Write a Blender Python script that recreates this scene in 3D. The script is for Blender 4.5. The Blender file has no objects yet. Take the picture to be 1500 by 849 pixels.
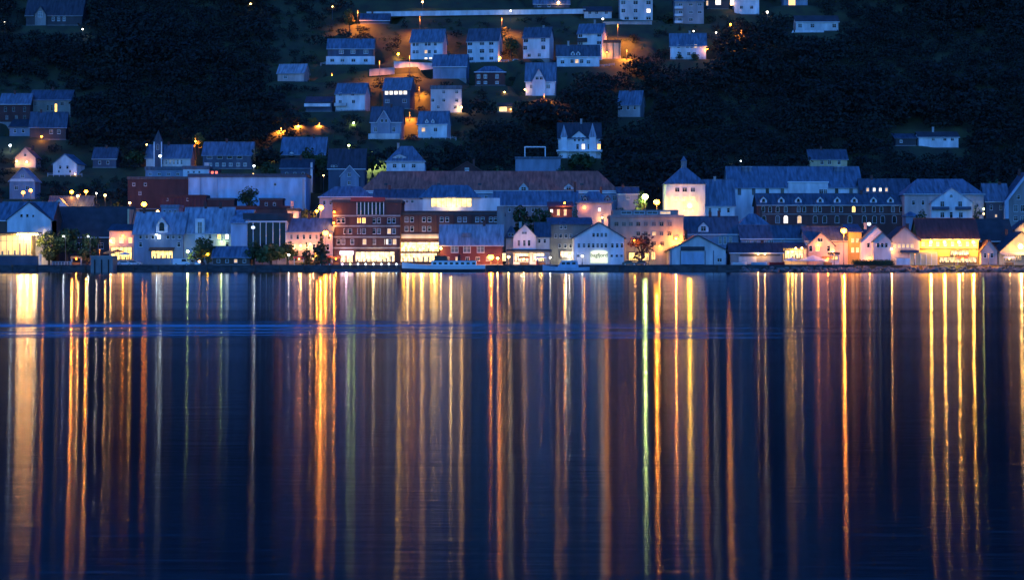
import bpy, bmesh, math, random
import numpy as np
from mathutils import Vector, Matrix, noise
random.seed(7); rng = np.random.default_rng(7)
S = bpy.context.scene; COL = S.collection; R = math.radians
# ------------------------------------------------------------------ camera frame (photo pixels 1500 x 849)
CH = 4.0; F = 3000.0; HY = 378.0; CX = 750.0
def X(px, Y): return (px - CX) * Y / F
def Z(py, Y): return CH + (HY - py) * Y / F
PROF = [(560,-6),(598,-2.5),(599.5,1.8),(625,2.0),(650,4),(680,9),(710,15),(740,22),(770,32),(800,46),(830,61),(860,77),(900,100),(950,130),(1050,190),(1200,280),(1500,400),(1900,480)]
def prof(Y):
    for (a, za), (b, zb) in zip(PROF, PROF[1:]):
        if Y <= b: return za + (zb - za) * (Y - a) / (b - a)
    return PROF[-1][1]
def Yof(py):
    lo, hi = 600.0, 1500.0
    for _ in range(50):
        m = (lo + hi) / 2
        if Z(py, m) > prof(m): lo = m
        else: hi = m
    return lo
PADS = []      # (x, y, half width, half depth, z)
BOXES = []     # screen boxes of buildings: x0, x1, top, base, Y
# ------------------------------------------------------------------ materials
M = {}
def nodes(name):
    m = bpy.data.materials.new(name); m.use_nodes = True
    nt = m.node_tree; return m, nt, nt.nodes['Principled BSDF']
def mat(key, col, rough=.8, var=.3, scale=.4, stretch=(1,1,.3), metal=0., bump=0., col2=None):
    m, nt, b = nodes(key); N, L = nt.nodes, nt.links
    tc = N.new('ShaderNodeTexCoord'); mp = N.new('ShaderNodeMapping'); mp.inputs['Scale'].default_value = stretch
    nz = N.new('ShaderNodeTexNoise'); nz.inputs['Scale'].default_value = scale; nz.inputs['Detail'].default_value = 5
    L.new(tc.outputs['Object'], mp.inputs['Vector']); L.new(mp.outputs['Vector'], nz.inputs['Vector'])
    rp = N.new('ShaderNodeValToRGB'); rp.color_ramp.elements[0].position = .3; rp.color_ramp.elements[1].position = .72
    a = tuple(c * (1 - var) for c in col) if col2 is None else col2
    c = tuple(min(.9, k * (1 + var)) for k in col) if col2 is None else col
    rp.color_ramp.elements[0].color = (*a, 1); rp.color_ramp.elements[1].color = (*c, 1)
    L.new(nz.outputs['Fac'], rp.inputs['Fac']); L.new(rp.outputs['Color'], b.inputs['Base Color'])
    b.inputs['Roughness'].default_value = rough; b.inputs['Metallic'].default_value = metal
    if bump:
        bp = N.new('ShaderNodeBump'); bp.inputs['Strength'].default_value = bump; bp.inputs['Distance'].default_value = .3
        L.new(nz.outputs['Fac'], bp.inputs['Height']); L.new(bp.outputs['Normal'], b.inputs['Normal'])
    M[key] = m; return m
def emit(key, col, s, var=0., scale=1.2, sample=True):
    m, nt, b = nodes(key); N, L = nt.nodes, nt.links
    b.inputs['Base Color'].default_value = (*[c * .5 for c in col], 1); b.inputs['Roughness'].default_value = .4
    b.inputs['Emission Color'].default_value = (*col, 1); s *= .5; b.inputs['Emission Strength'].default_value = s
    if var:
        tc = N.new('ShaderNodeTexCoord'); nz = N.new('ShaderNodeTexNoise'); nz.inputs['Scale'].default_value = scale
        L.new(tc.outputs['Object'], nz.inputs['Vector'])
        mr = N.new('ShaderNodeMapRange'); mr.inputs['From Min'].default_value = .3; mr.inputs['From Max'].default_value = .7
        mr.inputs['To Min'].default_value = s * (1 - var); mr.inputs['To Max'].default_value = s * (1 + var)
        L.new(nz.outputs['Fac'], mr.inputs['Value']); L.new(mr.outputs['Result'], b.inputs['Emission Strength'])
    if not sample: m.cycles.emission_sampling = 'NONE'
    M[key] = m; return m
for k, c in dict(coolwhite=(.38,.56,.7), white=(.72,.72,.7), offwhite=(.55,.54,.52), cream=(.6,.48,.28), pink=(.55,.4,.36), grey=(.3,.3,.3), stone=(.24,.23,.22),
                 bluegrey=(.22,.27,.34), dark=(.05,.05,.055), navy=(.07,.085,.12), redwall=(.095,.027,.034), brick=(.1,.043,.036), darkred=(.075,.03,.028),
                 yellow=(.5,.32,.09), brown=(.11,.065,.045), beige=(.36,.31,.25), concrete=(.33,.32,.3), olive=(.2,.195,.17), lightblue=(.4,.5,.6)).items(): mat(k, c)
for k, c in dict(slate=(.112,.165,.225), slateold=(.075,.1,.13), slatepale=(.13,.175,.23), slatedark=(.045,.05,.06), slatemid=(.07,.09,.12), tile=(.42,.13,.085), tiledark=(.1,.04,.035), sheet=(.3,.33,.37)).items():
    mat(k, c, rough=.6, var=.5, scale=.8, stretch=(1.5,.3,.3), bump=.25)
mat('trim', (.75,.75,.74), .6, .08); mat('metal', (.12,.12,.13), .4, .15, metal=.6); mat('steel', (.45,.46,.48), .35, .1, metal=.8)
mat('quaystone', (.06,.06,.062), .85, .5, .5, (1,1,2), bump=.3); mat('asphalt', (.045,.045,.047), .85, .3, .3, (1,1,1)); mat('rubber', (.02,.02,.02), .8, .1); mat('timber', (.09,.065,.045), .8, .35, 2.)
mat('rock', (.16,.15,.14), .85, .45, .6, (1,1,1), bump=.6); mat('bark', (.07,.05,.035), .9, .3)
mat('leaf', (.045,.075,.022), .7, .5, .35, (1,1,1)); mat('leaflight', (.085,.11,.03), .7, .45, .4, (1,1,1)); mat('leafneedle', (.025,.05,.024), .7, .4, .5, (1,1,1))
mat('leafyellow', (.2,.15,.03), .7, .35, .6, (1,1,1)); mat('forest', (.013,.017,.012), .9, .4, .06, (1,1,1)); mat('leafred', (.14,.05,.04), .7, .35, .6, (1,1,1))
mat('land', (.07,.085,.03), .9, .3, .16, (1,1,1), col2=(.04,.036,.022), bump=.4); mat('redpaint', (.4,.03,.03), .35, .1); mat('whitepaint', (.75,.75,.75), .3, .05)
mat('darkpaint', (.03,.035,.05), .25, .1); mat('canvas', (.7,.68,.66), .8, .1); mat('canvasred', (.42,.06,.05), .8, .1); mat('canvasorange', (.55,.25,.08), .8, .1)
mat('glass', (.004,.005,.008), .25, .3, .8); M['glass'].node_tree.nodes['Principled BSDF'].inputs['Specular IOR Level'].default_value = .22; mat('glassmid', (.03,.035,.04), .3, .5, 1.5); mat('curtain', (.13,.12,.11), .6, .5, 2.); mat('glasspale', (.1,.11,.12), .2, .3, .8)
WARM = (1,.5,.14); NA = (1,.32,.04); WHITE = (1,.9,.72); COOL = (.8,.95,1); GREEN = (.75,1,.32); PINKL = (1,.72,.9); YEL = (1,.55,.09)
emit('bulb_strip', (1,.58,.16), 170, sample=False); emit('lit', WARM, 2.4, .5, 2.5); emit('litdim', (1,.6,.25), .9, .5); emit('litwhite', (1,.82,.55), 2.4, .5, 2.5); emit('litorange', (1,.36,.05), 4, .5, 2.); emit('lityellow', YEL, 3, .5, 2.)
emit('shop', (1,.66,.27), 2.6, .75, 1.1); emit('shopdim', (1,.62,.27), 1.6, .7, .8); emit('shopyellow', (1,.6,.16), 2.6, .6, .8); emit('pent', (1,.62,.2), 2.6, .5, .8)
emit('signwhite', (.93,1,.62), 1.0, .12, .5); emit('signpink', (1,.7,.9), 6); emit('litcool', COOL, 6); emit('litred', (1,.12,.03), 3, .5); emit('wallglow', (1,.62,.22), 1.15, .35, .35)
LAMPC = dict(na=NA, warm=WARM, white=WHITE, cool=COOL, green=GREEN, pink=PINKL, yel=YEL)
for k, c in LAMPC.items():
    emit('bulb_' + k, (1,.3,.012) if k == 'na' else (1,.48,.014) if k == 'yel' else c, dict(na=55, yel=75, green=34, warm=24).get(k, 12), sample=False); emit('bulblow_' + k, c, 3, sample=False)
# ------------------------------------------------------------------ mesh helpers
class MB:
    def __init__(s): s.v = []; s.f = []; s.m = []
    def add(s, vs, fs, mi=0):
        o = len(s.v); s.v += [tuple(v) for v in vs]; s.f += [tuple(i + o for i in f) for f in fs]; s.m += [mi] * len(fs)
    def box(s, x0, x1, y0, y1, z0, z1, mi=0):
        s.add([(x0,y0,z0),(x1,y0,z0),(x1,y1,z0),(x0,y1,z0),(x0,y0,z1),(x1,y0,z1),(x1,y1,z1),(x0,y1,z1)],
              [(3,2,1,0),(4,5,6,7),(0,1,5,4),(1,2,6,5),(2,3,7,6),(3,0,4,7)], mi)
    def prism(s, prof2, a0, a1, axis, mi=0):   # profile (u, z) extruded along 'x' or 'y'
        n = len(prof2)
        P = [((a, u, z) if axis == 'x' else (u, a, z)) for a in (a0, a1) for u, z in prof2]
        s.add(P, [tuple(range(n - 1, -1, -1)), tuple(range(n, 2 * n))] + [(i, (i + 1) % n, n + (i + 1) % n, n + i) for i in range(n)], mi)
    def slab(s, q, t, mi=0):                   # quad q (top), thickness t downwards
        s.add(list(q) + [(x, y, z - t) for x, y, z in q], [(0,1,2,3),(7,6,5,4)] + [(i, i + 4, (i + 1) % 4 + 4, (i + 1) % 4) for i in range(4)], mi)
    def tube(s, p0, p1, r0, r1=None, n=8, mi=0):
        r1 = r0 if r1 is None else r1; p0 = Vector(p0); p1 = Vector(p1); d = (p1 - p0).normalized()
        a = d.orthogonal().normalized(); b = d.cross(a); P = []
        for p, r in ((p0, r0), (p1, r1)):
            P += [p + a * math.cos(t) * r + b * math.sin(t) * r for t in [2 * math.pi * k / n for k in range(n)]]
        s.add(P, [(i, (i + 1) % n, n + (i + 1) % n, n + i) for i in range(n)] + [tuple(range(n - 1, -1, -1)), tuple(range(n, 2 * n))], mi)
    def ball(s, c, r, sx=1, sy=1, sz=1, n=10, m=6, mi=0):
        vs = [(c[0], c[1], c[2] - r * sz)]
        for j in range(1, m):
            t = math.pi * j / m
            for i in range(n):
                p = 2 * math.pi * i / n; vs.append((c[0] + r * sx * math.sin(t) * math.cos(p), c[1] + r * sy * math.sin(t) * math.sin(p), c[2] - r * sz * math.cos(t)))
        vs.append((c[0], c[1], c[2] + r * sz)); fs = [(0, 1 + (i + 1) % n, 1 + i) for i in range(n)]
        for j in range(m - 2):
            for i in range(n): fs.append((1 + j*n + i, 1 + j*n + (i+1) % n, 1 + (j+1)*n + (i+1) % n, 1 + (j+1)*n + i))
        e = len(vs) - 1; fs += [(1 + (m-2)*n + i, 1 + (m-2)*n + (i+1) % n, e) for i in range(n)]
        s.add(vs, fs, mi)
    def data(s, name, mats):
        me = bpy.data.meshes.new(name); me.from_pydata(s.v, [], s.f)
        for k in (mats if isinstance(mats, (list, tuple)) else [mats]): me.materials.append(M[k])
        for p, i in zip(me.polygons, s.m): p.material_index = i
        bm = bmesh.new(); bm.from_mesh(me); bmesh.ops.recalc_face_normals(bm, faces=bm.faces); bm.to_mesh(me); bm.free()
        return me
    def build(s, name, mats, parent=None, loc=(0,0,0)):
        return link(name, s.data(name, mats), parent, loc)
def link(name, data, parent=None, loc=(0,0,0)):
    o = bpy.data.objects.new(name, data); COL.objects.link(o); o.location = loc
    if parent: o.parent = parent
    return o
def thing(name, label, cat, loc, yaw=0, group=None):
    o = bpy.data.objects.new(name, None); COL.objects.link(o); o.location = loc; o.rotation_euler.z = R(yaw)
    o.empty_display_size = .1; return tag(o, label, cat, group)
def tag(o, label, cat, group=None):
    o['label'] = label; o['category'] = cat
    if group: o['group'] = group
    return o
def structure(o): o['kind'] = 'structure'; return o
def point(parent, loc, col, power, rad=.25, name='lamp_light'):
    l = bpy.data.lights.new(name, 'POINT'); l.color = col; l.energy = power; l.shadow_soft_size = rad
    o = bpy.data.objects.new(name, l); COL.objects.link(o); o.location = loc; o.parent = parent; return o
PW = .37   # global lamp power factor
# ------------------------------------------------------------------ windows
WC = {}
def win_data(w, h, style):
    k = (round(w, 1), round(h, 1), style)
    if k in WC: return WC[k]
    w, h, _ = k; w = max(w, .3); h = max(h, .3); f = min(.08, w * .07)
    a = MB()
    if style == 'arch':
        for (x0, x1, z0, z1) in ((-w/2, -w/2+f, -h/2, h/2-w*.25), (w/2-f, w/2, -h/2, h/2-w*.25), (-w/2, w/2, -h/2, -h/2+f)): a.box(x0, x1, -.09, 0, z0, z1)
        n = 8; zc = h/2 - w*.25
        for i in range(n):
            t0, t1 = math.pi*i/n, math.pi*(i+1)/n
            q = [(math.cos(t)*r*w/2, zc + math.sin(t)*r*w/2) for t, r in ((t0,1),(t1,1),(t1,1-2*f/w),(t0,1-2*f/w))]
            a.prism(q, -.09, 0, 'y')
    else:
        a.box(-w/2, w/2, -.09, 0, h/2-f, h/2); a.box(-w/2, w/2, -.09, 0, -h/2, -h/2+f)
        a.box(-w/2, -w/2+f, -.09, 0, -h/2+f, h/2-f); a.box(w/2-f, w/2, -.09, 0, -h/2+f, h/2-f)
        if style != 'plain' and w > 1.15: a.box(-.03, .03, -.07, 0, -h/2+f, h/2-f)
        if style == 'cross': a.box(-w/2+f, w/2-f, -.065, 0, h*.12, h*.12+.05)
        a.box(-w/2-.06, w/2+.06, -.16, -.001, -h/2-.07, -h/2-.002)
    b = MB()
    if style == 'arch':
        zc = h/2 - w*.25; pts = [(-w/2+f,-h/2+f),(w/2-f,-h/2+f)] + [(math.cos(t)*(w/2-f), zc+math.sin(t)*(w/2-f)) for t in [math.pi*i/8 for i in range(9)]]
        b.prism(pts, -.035, -.005, 'y')
    else: b.box(-w/2+f, w/2-f, -.035, -.005, -h/2+f, h/2-f)
    WC[k] = (a, b, {}); return WC[k]
def window(parent, lx, ly, lz, w, h, lit='glass', style='cross', frame='trim', name='window'):
    a, b, c = win_data(w, h, style)
    for kk, mb, mk in (('f', a, frame), ('p', b, lit)):
        if (kk, mk) not in c: c[(kk, mk)] = mb.data('window' if kk == 'f' else 'pane', mk)
    if lit == 'glass': lit = random.choices(['glass', 'glassmid', 'curtain', 'litdim'], [.6, .24, .14, .02])[0]
    if ('p', lit) not in c: c[('p', lit)] = b.data('pane', lit)
    o = link(name, c[('f', frame)], parent, (lx, ly, lz))
    link('pane', c[('p', lit)], o); return o
# ------------------------------------------------------------------ houses
def house(name, label, x0, x1, eave, ridge, Y, d, roof='side', wall='white', rmat='slate', base=None, yaw=0, wins=(), dorm=(), chim=(), lamps=(),
          cat='house', oh=.5, extra=None, door=None, frame='trim', pad=True, group=None, z0=None, found='stone'):
    cx = (x0 + x1) / 2; w = (x1 - x0) * Y / F
    zb = z0 if z0 is not None else (prof(Y) if base is None else min(Z(base, Y), prof(Y) + 3))
    root = thing(name, label, cat, (X(cx, Y), Y, zb), yaw, group)
    h = Z(eave, Y) - zb
    yr = d / 2 if roof in ('side', 'hip', 'pyramid') else (0 if roof == 'gable' else d)
    rh = max(.25, Z(ridge, Y + yr) - zb - h)
    top = ridge
    BOXES.append((x0, x1, top, base if base else HY - (zb - CH) * F / Y, Y))
    if pad and Y > 705: PADS.append((X(cx, Y), Y + d / 2, w / 2 + 2, d / 2 + 2, zb))
    lo = -2.5
    if rmat == 'slate': rmat = random.choice(['slate', 'slate', 'slateold', 'slatepale', 'slatemid'])
    if not chim and roof in ('side', 'gable', 'hip') and w > 6 and random.random() < .6: chim = [(cx + random.uniform(-.25, .25) * (x1 - x0), random.uniform(.6, 1.3))]
    wm = MB()
    if roof == 'side': wm.prism([(0,0),(0,h),(d/2,h+rh),(d,h),(d,0)], -w/2, w/2, 'x')
    elif roof == 'gable': wm.prism([(-w/2,0),(-w/2,h),(0,h+rh),(w/2,h),(w/2,0)], 0, d, 'y')
    elif roof == 'shed': wm.prism([(0,0),(0,h),(d,h+rh),(d,0)], -w/2, w/2, 'x')
    else: wm.box(-w/2, w/2, 0, d, 0, h)
    wm.build('wall', wall, root)
    fm = MB(); fm.box(-w/2-.12, w/2+.12, -.12, d+.12, lo, .35); fm.build('foundation', found, root)
    rm = MB(); t = .24; c = .27
    if roof == 'side':
        s = rh / (d/2); sl = oh * s
        rm.slab([(-w/2-oh,-oh,h-sl+c),(w/2+oh,-oh,h-sl+c),(w/2+oh,d/2,h+rh+c),(-w/2-oh,d/2,h+rh+c)], t)
        rm.slab([(-w/2-oh,d/2,h+rh+c),(w/2+oh,d/2,h+rh+c),(w/2+oh,d+oh,h-sl+c),(-w/2-oh,d+oh,h-sl+c)], t)
        rm.box(-w/2-oh, w/2+oh, d/2-.15, d/2+.15, h+rh+c-.05, h+rh+c+.1)
    elif roof == 'gable':
        s = rh / (w/2); sl = oh * s
        rm.slab([(-w/2-oh,-oh,h-sl+c),(0,-oh,h+rh+c),(0,d+oh,h+rh+c),(-w/2-oh,d+oh,h-sl+c)], t)
        rm.slab([(0,-oh,h+rh+c),(w/2+oh,-oh,h-sl+c),(w/2+oh,d+oh,h-sl+c),(0,d+oh,h+rh+c)], t)
    elif roof == 'shed':
        s = rh / d; sl = oh * s
        rm.slab([(-w/2-oh,-oh,h-sl+c),(w/2+oh,-oh,h-sl+c),(w/2+oh,d+oh,h+rh+sl+c),(-w/2-oh,d+oh,h+rh+sl+c)], t)
    elif roof in ('hip', 'pyramid'):
        W2 = w/2 + oh; k = max(.3, W2 - (d/2 + oh) * (.8 if roof == 'hip' else 5)); 
        rm.add([(-W2,-oh,h+.03),(W2,-oh,h+.03),(W2,d+oh,h+.03),(-W2,d+oh,h+.03),(-W2,-oh,h+.2),(W2,-oh,h+.2),(W2,d+oh,h+.2),(-W2,d+oh,h+.2),(-k,d/2,h+rh),(k,d/2,h+rh)],
               [(3,2,1,0),(0,1,5,4),(1,2,6,5),(2,3,7,6),(3,0,4,7),(4,5,9,8),(5,6,9),(6,7,8,9),(7,4,8)])
    else:
        rm.box(-w/2-.25, w/2+.25, -.25, d+.25, h+.02, h+.02+rh)
        rm.box(-w/2+.4, w/2-.4, .4, d-.4, h+.02+rh, h+.06+rh)
    ro = rm.build('roof', rmat, root)
    if roof in ('side', 'hip') and w > 5:
        fa = MB(); s_ = rh / (d/2) * oh if roof == 'side' else -.22; zz = h - s_ + c - t; fa.box(-w/2-oh, w/2+oh, -oh-.07, -oh-.003, zz - .04, zz + t*.9); fa.build('fascia', random.choice(['trim', 'offwhite', 'grey', 'bluegrey']), ro)
    ctx = dict(root=root, roof=ro, Y=Y, cx=cx, zb=zb, w=w, d=d, h=h, rh=rh, lx=lambda p, dy=0: (p - cx) * (Y + dy) / F, lz=lambda p, dy=0: Z(p, Y + dy) - zb)
    lx, lz = ctx['lx'], ctx['lz']; u = Y / F
    for r in wins:
        py, xs, ww, hh = r[:4]; lit = r[4] if len(r) > 4 else {}; st = r[5] if len(r) > 5 else 'cross'
        if isinstance(xs, tuple): xs = [xs[0] + (xs[1] - xs[0]) * i / max(1, xs[2] - 1) for i in range(xs[2])]
        for i, p in enumerate(xs):
            z = lz(py)
            if z - hh*u/2 < -.3: continue
            lk = lit if isinstance(lit, str) else lit.get(i, lit.get('*', 'glass'))
            window(root, lx(p), 0, z, ww * u, hh * u, lk, st, frame)
    for q in dorm:   # (px, width, bottom, peak, wall, lit)
        p, ww, pb, pk = q[:4]; wl = q[4] if len(q) > 4 else wall; lk = q[5] if len(q) > 5 else 'glass'; st = q[6] if len(q) > 6 else 'cross'
        s = rh / (d/2); y = 0.
        for _ in range(8): y = max(-.05, (lz(pb, y) - h) / s)
        y += .05
        za, zk = lz(pb, y), lz(pk, y); dw = ww * u; hw = dw / 2; zs = za + (zk - za) * .5
        yb = min(d * .5, (zk - h) / s) + .3
        m = MB(); m.prism([(-hw, za-.3), (-hw, zs), (0, zk), (hw, zs), (hw, za-.3)], y, yb, 'y', 0)
        e = .18; ss = (zk - zs) / hw
        m.slab([(-hw-e, y-e, zs-e*ss+.16), (0, y-e, zk+.16), (0, yb, zk+.16), (-hw-e, yb, zs-e*ss+.16)], .14, 1)
        m.slab([(0, y-e, zk+.16), (hw+e, y-e, zs-e*ss+.16), (hw+e, yb, zs-e*ss+.16), (0, yb, zk+.16)], .14, 1)
        dm = m.build('dormer', [wl, rmat], root, (lx(p, y), 0, 0))
        a, b, c2 = win_data(dw * .5, (zk - za) * .48, st)
        j = MB(); j.v = list(a.v) + list(b.v); j.f = list(a.f) + [tuple(i + len(a.v) for i in f) for f in b.f]; j.m = [0]*len(a.f) + [1]*len(b.f)
        j.build('window', [frame, lk], dm, (0, y - .003, za + (zk - za) * .38))
    for p in chim:
        p, hgt = p if isinstance(p, tuple) else (p, 1.6)
        zt = h + rh + .2
        m = MB(); m.box(-.4, .4, d/2-.4, d/2+.4, zt - 1.2, zt + hgt); m.box(-.5, .5, d/2-.5, d/2+.5, zt + hgt, zt + hgt + .15)
        m.build('chimney', 'brick' if wall != 'white' else 'concrete', ro, (lx(p), 0, 0))
    if door:
        for p in (door if isinstance(door, (list, tuple)) else [door]):
            m = MB(); m.box(-.5, .5, -.06, -.003, .02, 2.1); dd = m.build('door', 'brown', root, (lx(p), 0, 0))
            m = MB(); m.box(.3, .42, -.12, -.061, 1, 1.06); m.build('handle', 'steel', dd)
    for q in lamps: wall_lamp(ctx, *q)
    if extra: extra(ctx)
    return ctx
def wall_lamp(ctx, px, py, col, power, rad=.3, out=.9, head=True):
    c = ctx; x, z = c['lx'](px), c['lz'](py)
    m = MB(); m.box(-.05, .05, -out, -.003, -.05, .05); m.ball((0, -out, -.12), rad, n=10, m=6, mi=1)
    o = m.build('wall_lamp', ['metal', ('bulb_' if head else 'bulblow_') + col], c['root'], (x, 0, z))
    point(c['root'], (x, -out - rad - .15, z - .3), LAMPC[col], power * PW, .2)
def fbox(c, name, x0, x1, p0, p1, y0, y1, mk, parent=None):   # box on a facade in pixel extents, y offsets in metres (negative = out)
    m = MB(); m.box(c['lx'](x0), c['lx'](x1), y0, y1, c['lz'](p1), c['lz'](p0)); return m.build(name, mk, parent or c['root'])
def band(c, py, x0, x1, mk='concrete', th=.5, out=.25, name='ledge'):
    m = MB(); z = c['lz'](py); m.box(c['lx'](x0), c['lx'](x1), -out, -.003, z - th/2, z + th/2); return m.build(name, mk, c['root'])
def shopfront(c, x0, x1, p0, p1, mk='shop', n=6, out=.15, name='shop_window', frame='metal'):
    a, b, z0, z1 = c['lx'](x0), c['lx'](x1), max(.1, c['lz'](p1)), c['lz'](p0)
    m = MB(); m.box(a-.1, b+.1, -out-.08, -.003, z1, z1+.18); m.box(a-.1, b+.1, -out-.08, -.003, z0-.1, z0)
    for i in range(n + 1):
        t = a + (b - a) * i / n; m.box(t-.06, t+.06, -out-.06, -.003, z0, z1)
        if i < n and b - a > 2:
            q = (b - a) / n; u0 = t + q * random.uniform(.1, .5); u1 = u0 + q * random.uniform(.18, .4); m.box(u0, u1, -out-.03, -out*.6-.004, z0, z0 + (z1 - z0) * random.uniform(.18, .62))
    m.box(a, b, -out-.05, -out*.6-.004, z0 + (z1-z0)*.72, z0 + (z1-z0)*.72 + .09)
    o = m.build(name, frame, c['root'])
    g = MB(); g.box(a, b, -out*.6, -.006, z0+.01, z1-.01); g.build('pane', mk, o); return o
def awning(c, x0, x1, py, mk='dark', out=1.6, drop=.7):
    a, b, z = c['lx'](x0), c['lx'](x1), c['lz'](py)
    m = MB(); m.slab([(a,-out,z-drop),(b,-out,z-drop),(b,-.01,z),(a,-.01,z)], .1); m.box(a, b, -out-.03, -out, z-drop-.4, z-drop-.003); return m.build('awning', mk, c['root'])
def balcony(c, x0, x1, p0, p1, mk='dark', out=1.4):
    a, b, z1, z0 = c['lx'](x0), c['lx'](x1), c['lz'](p0), c['lz'](p1)
    m = MB(); m.box(a, b, -out, -.003, z0-.15, z0); m.box(a, b, -out, -out+.08, z0, z1); m.box(a, a+.08, -out+.08, -.003, z0, z1); m.box(b-.08, b, -out+.08, -.003, z0, z1)
    return m.build('balcony', mk, c['root'])
def gable_front(c, x0, x1, eave, peak, out, wall, rmat, name='front_gable', wins=()):
    a, b = c['lx'](x0), c['lx'](x1); ze, zp = c['lz'](eave), c['lz'](peak); mx = (a + b) / 2; hw = (b - a) / 2
    back = min(c['d'] / 2, max(1., (zp - c['h']) / max(.05, c['rh']) * c['d'] / 2))
    m = MB(); m.prism([(-hw, -.2), (-hw, ze), (0, zp), (hw, ze), (hw, -.2)], -out, back, 'y', 0)
    e = .4; s = (zp - ze) / hw
    m.slab([(-hw-e, -out-e, ze-e*s+.25), (0, -out-e, zp+.25), (0, back, zp+.25), (-hw-e, back, ze-e*s+.25)], .22, 1)
    m.slab([(0, -out-e, zp+.25), (hw+e, -out-e, ze-e*s+.25), (hw+e, back, ze-e*s+.25), (0, back, zp+.25)], .22, 1)
    o = m.build(name, [wall, rmat], c['root'], (mx, 0, 0)); u = c['Y'] / F
    for (px, py, ww, hh, lk, st) in wins:
        A, B, _ = win_data(ww*u, hh*u, st); j = MB(); j.v = list(A.v) + list(B.v); j.f = list(A.f) + [tuple(i + len(A.v) for i in f) for f in B.f]; j.m = [0]*len(A.f) + [1]*len(B.f)
        j.build('window', ['trim', lk], o, (c['lx'](px) - mx, -out - .003, c['lz'](py)))
    return o
# ------------------------------------------------------------------ trees
def leafcloud(blobs, n, size, seed, flat=.55):
    r = np.random.default_rng(seed); vs = []; fs = []
    vol = np.array([b[3]*b[4]*b[5] for b in blobs]) ** .75; cnt = np.maximum(6, (n * vol / vol.sum())).astype(int)
    for b, k in zip(blobs, cnt):
        for _ in range(k):
            d = r.normal(size=3); d /= np.linalg.norm(d); q = r.uniform(.45, 1.05) ** .6
            c = np.array(b[:3]) + d * q * np.array(b[3:6])
            nrm = d * .6 + r.normal(size=3) * .6 + np.array([0,0,flat]); nrm /= np.linalg.norm(nrm)
            a = np.cross(nrm, r.normal(size=3)); a /= np.linalg.norm(a); e = np.cross(nrm, a); s = size * r.uniform(.55, 1.25)
            o = len(vs); a2 = a * s; e2 = e * s * r.uniform(.4, .9)
            vs += [c - a2, c - e2 * .8, c + a2, c + e2]; fs.append((o, o+1, o+2, o+3))
    return vs, fs
def tree_data(kind, hgt, rad, seed, n=420, leaf='leaf'):
    r = random.Random(seed); m = MB()
    if kind == 'conifer':
        blobs = []; L = 9
        for i in range(L):
            t = i / (L - 1); z = hgt * (.14 + .84 * t); rr = rad * (1 - t) ** .85 + .12
            for k in range(5 if i < 6 else 2):
                a = r.uniform(0, 6.28); blobs.append((math.cos(a)*rr*.55, math.sin(a)*rr*.55, z - rr*.12, rr*.55, rr*.55, hgt*.045))
        v, f = leafcloud(blobs, n, rad * .2, seed, .2); m.tube((0,0,-.8), (0,0,hgt*.95), rad*.09, rad*.015, 7)
    else:
        blobs = []; z0 = hgt * .36
        for i in range(9):
            a = i * 2.4 + r.uniform(-.5, .5); q = rad * r.uniform(.25, .66); z = z0 + hgt * r.uniform(-.1, .38)
            s = rad * r.uniform(.36, .56); blobs.append((math.cos(a)*q, math.sin(a)*q, z, s, s, s * .8))
            m.tube((0,0,hgt*.22 + .06*i*hgt*.2), (math.cos(a)*q*.9, math.sin(a)*q*.9, z), rad*.045, rad*.012, 5)
        blobs.append((0,0,z0+hgt*.36, rad*.5, rad*.5, hgt*.16)); m.tube((0,0,-.8), (0,0,hgt*.72), rad*.1, rad*.03, 8)
        v, f = leafcloud(blobs, int(n * 1.5), rad * .14, seed)
    c = MB(); c.add(v, f)
    me = bpy.data.meshes.new('crown'); me.from_pydata(c.v, [], c.f); me.materials.append(M[leaf])
    return me, m.data('trunk', 'bark')
def tree(label, px, top, Y, wpx, kind='broad', leaf='leaf', z=None, seed=None, n=480, group=None, name=None, cat='tree'):
    zb = prof(Y) if z is None else z; h = max(1.2, Z(top, Y) - zb)
    me, tr = tree_data(kind, h, wpx * Y / F / 2, seed if seed is not None else int(px * 7 + top), n, leaf)
    o = thing(name or {'conifer': 'conifer_tree', 'broad': 'broadleaf_tree'}[kind], label, cat, (X(px, Y), Y, zb), 0, group)
    link('crown', me, o); link('trunk', tr, o); return o
# ------------------------------------------------------------------ lamps, vehicles, boats
def lamp(label, px, py, Y, col, power, head=True, rad=.42, group=None, arm=0., cat='street lamp', pole=True):
    zb = prof(Y); z = max(Z(py, Y), zb + 1.2); h = z - zb
    o = thing('street_lamp', label, cat, (X(px, Y) - arm, Y, zb), 0, group)
    m = MB(); m.tube((0,0,-.6), (0,0,h - (.5 if arm else .2)), .09, .06, 8); m.tube((0,0,-.6), (0,0,.9), .14, .14, 8)
    if arm: m.tube((0,0,h-.5), (arm,0,h+rad+.05), .05, .04, 6)
    m.build('pole', 'metal', o)
    m = MB(); m.ball((arm,0,h), rad, sz=.85, n=12, m=8); m.build('lamp_head', ('bulb_' if head else 'bulblow_') + col, o)
    m = MB(); m.tube((arm,0,h+rad*.72), (arm,0,h+rad*1.05), rad*.85, rad*.3, 12); m.build('lamp_shade', 'metal', o)
    pl = point(o, (arm, -rad-.12, h - rad - .15), LAMPC[col] if head or col != 'na' else (1,.27,.03), power * PW * (1 if head else 14), .2)
    if not head:
        e = pl.data.energy; pl.data = bpy.data.lights.new('lamp_light', 'SPOT'); pl.data.energy = e; pl.data.color = (1,.27,.03) if col == 'na' else LAMPC[col]; pl.data.spot_size = R(150); pl.data.spot_blend = .9; pl.data.shadow_soft_size = .2
    return o
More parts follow.
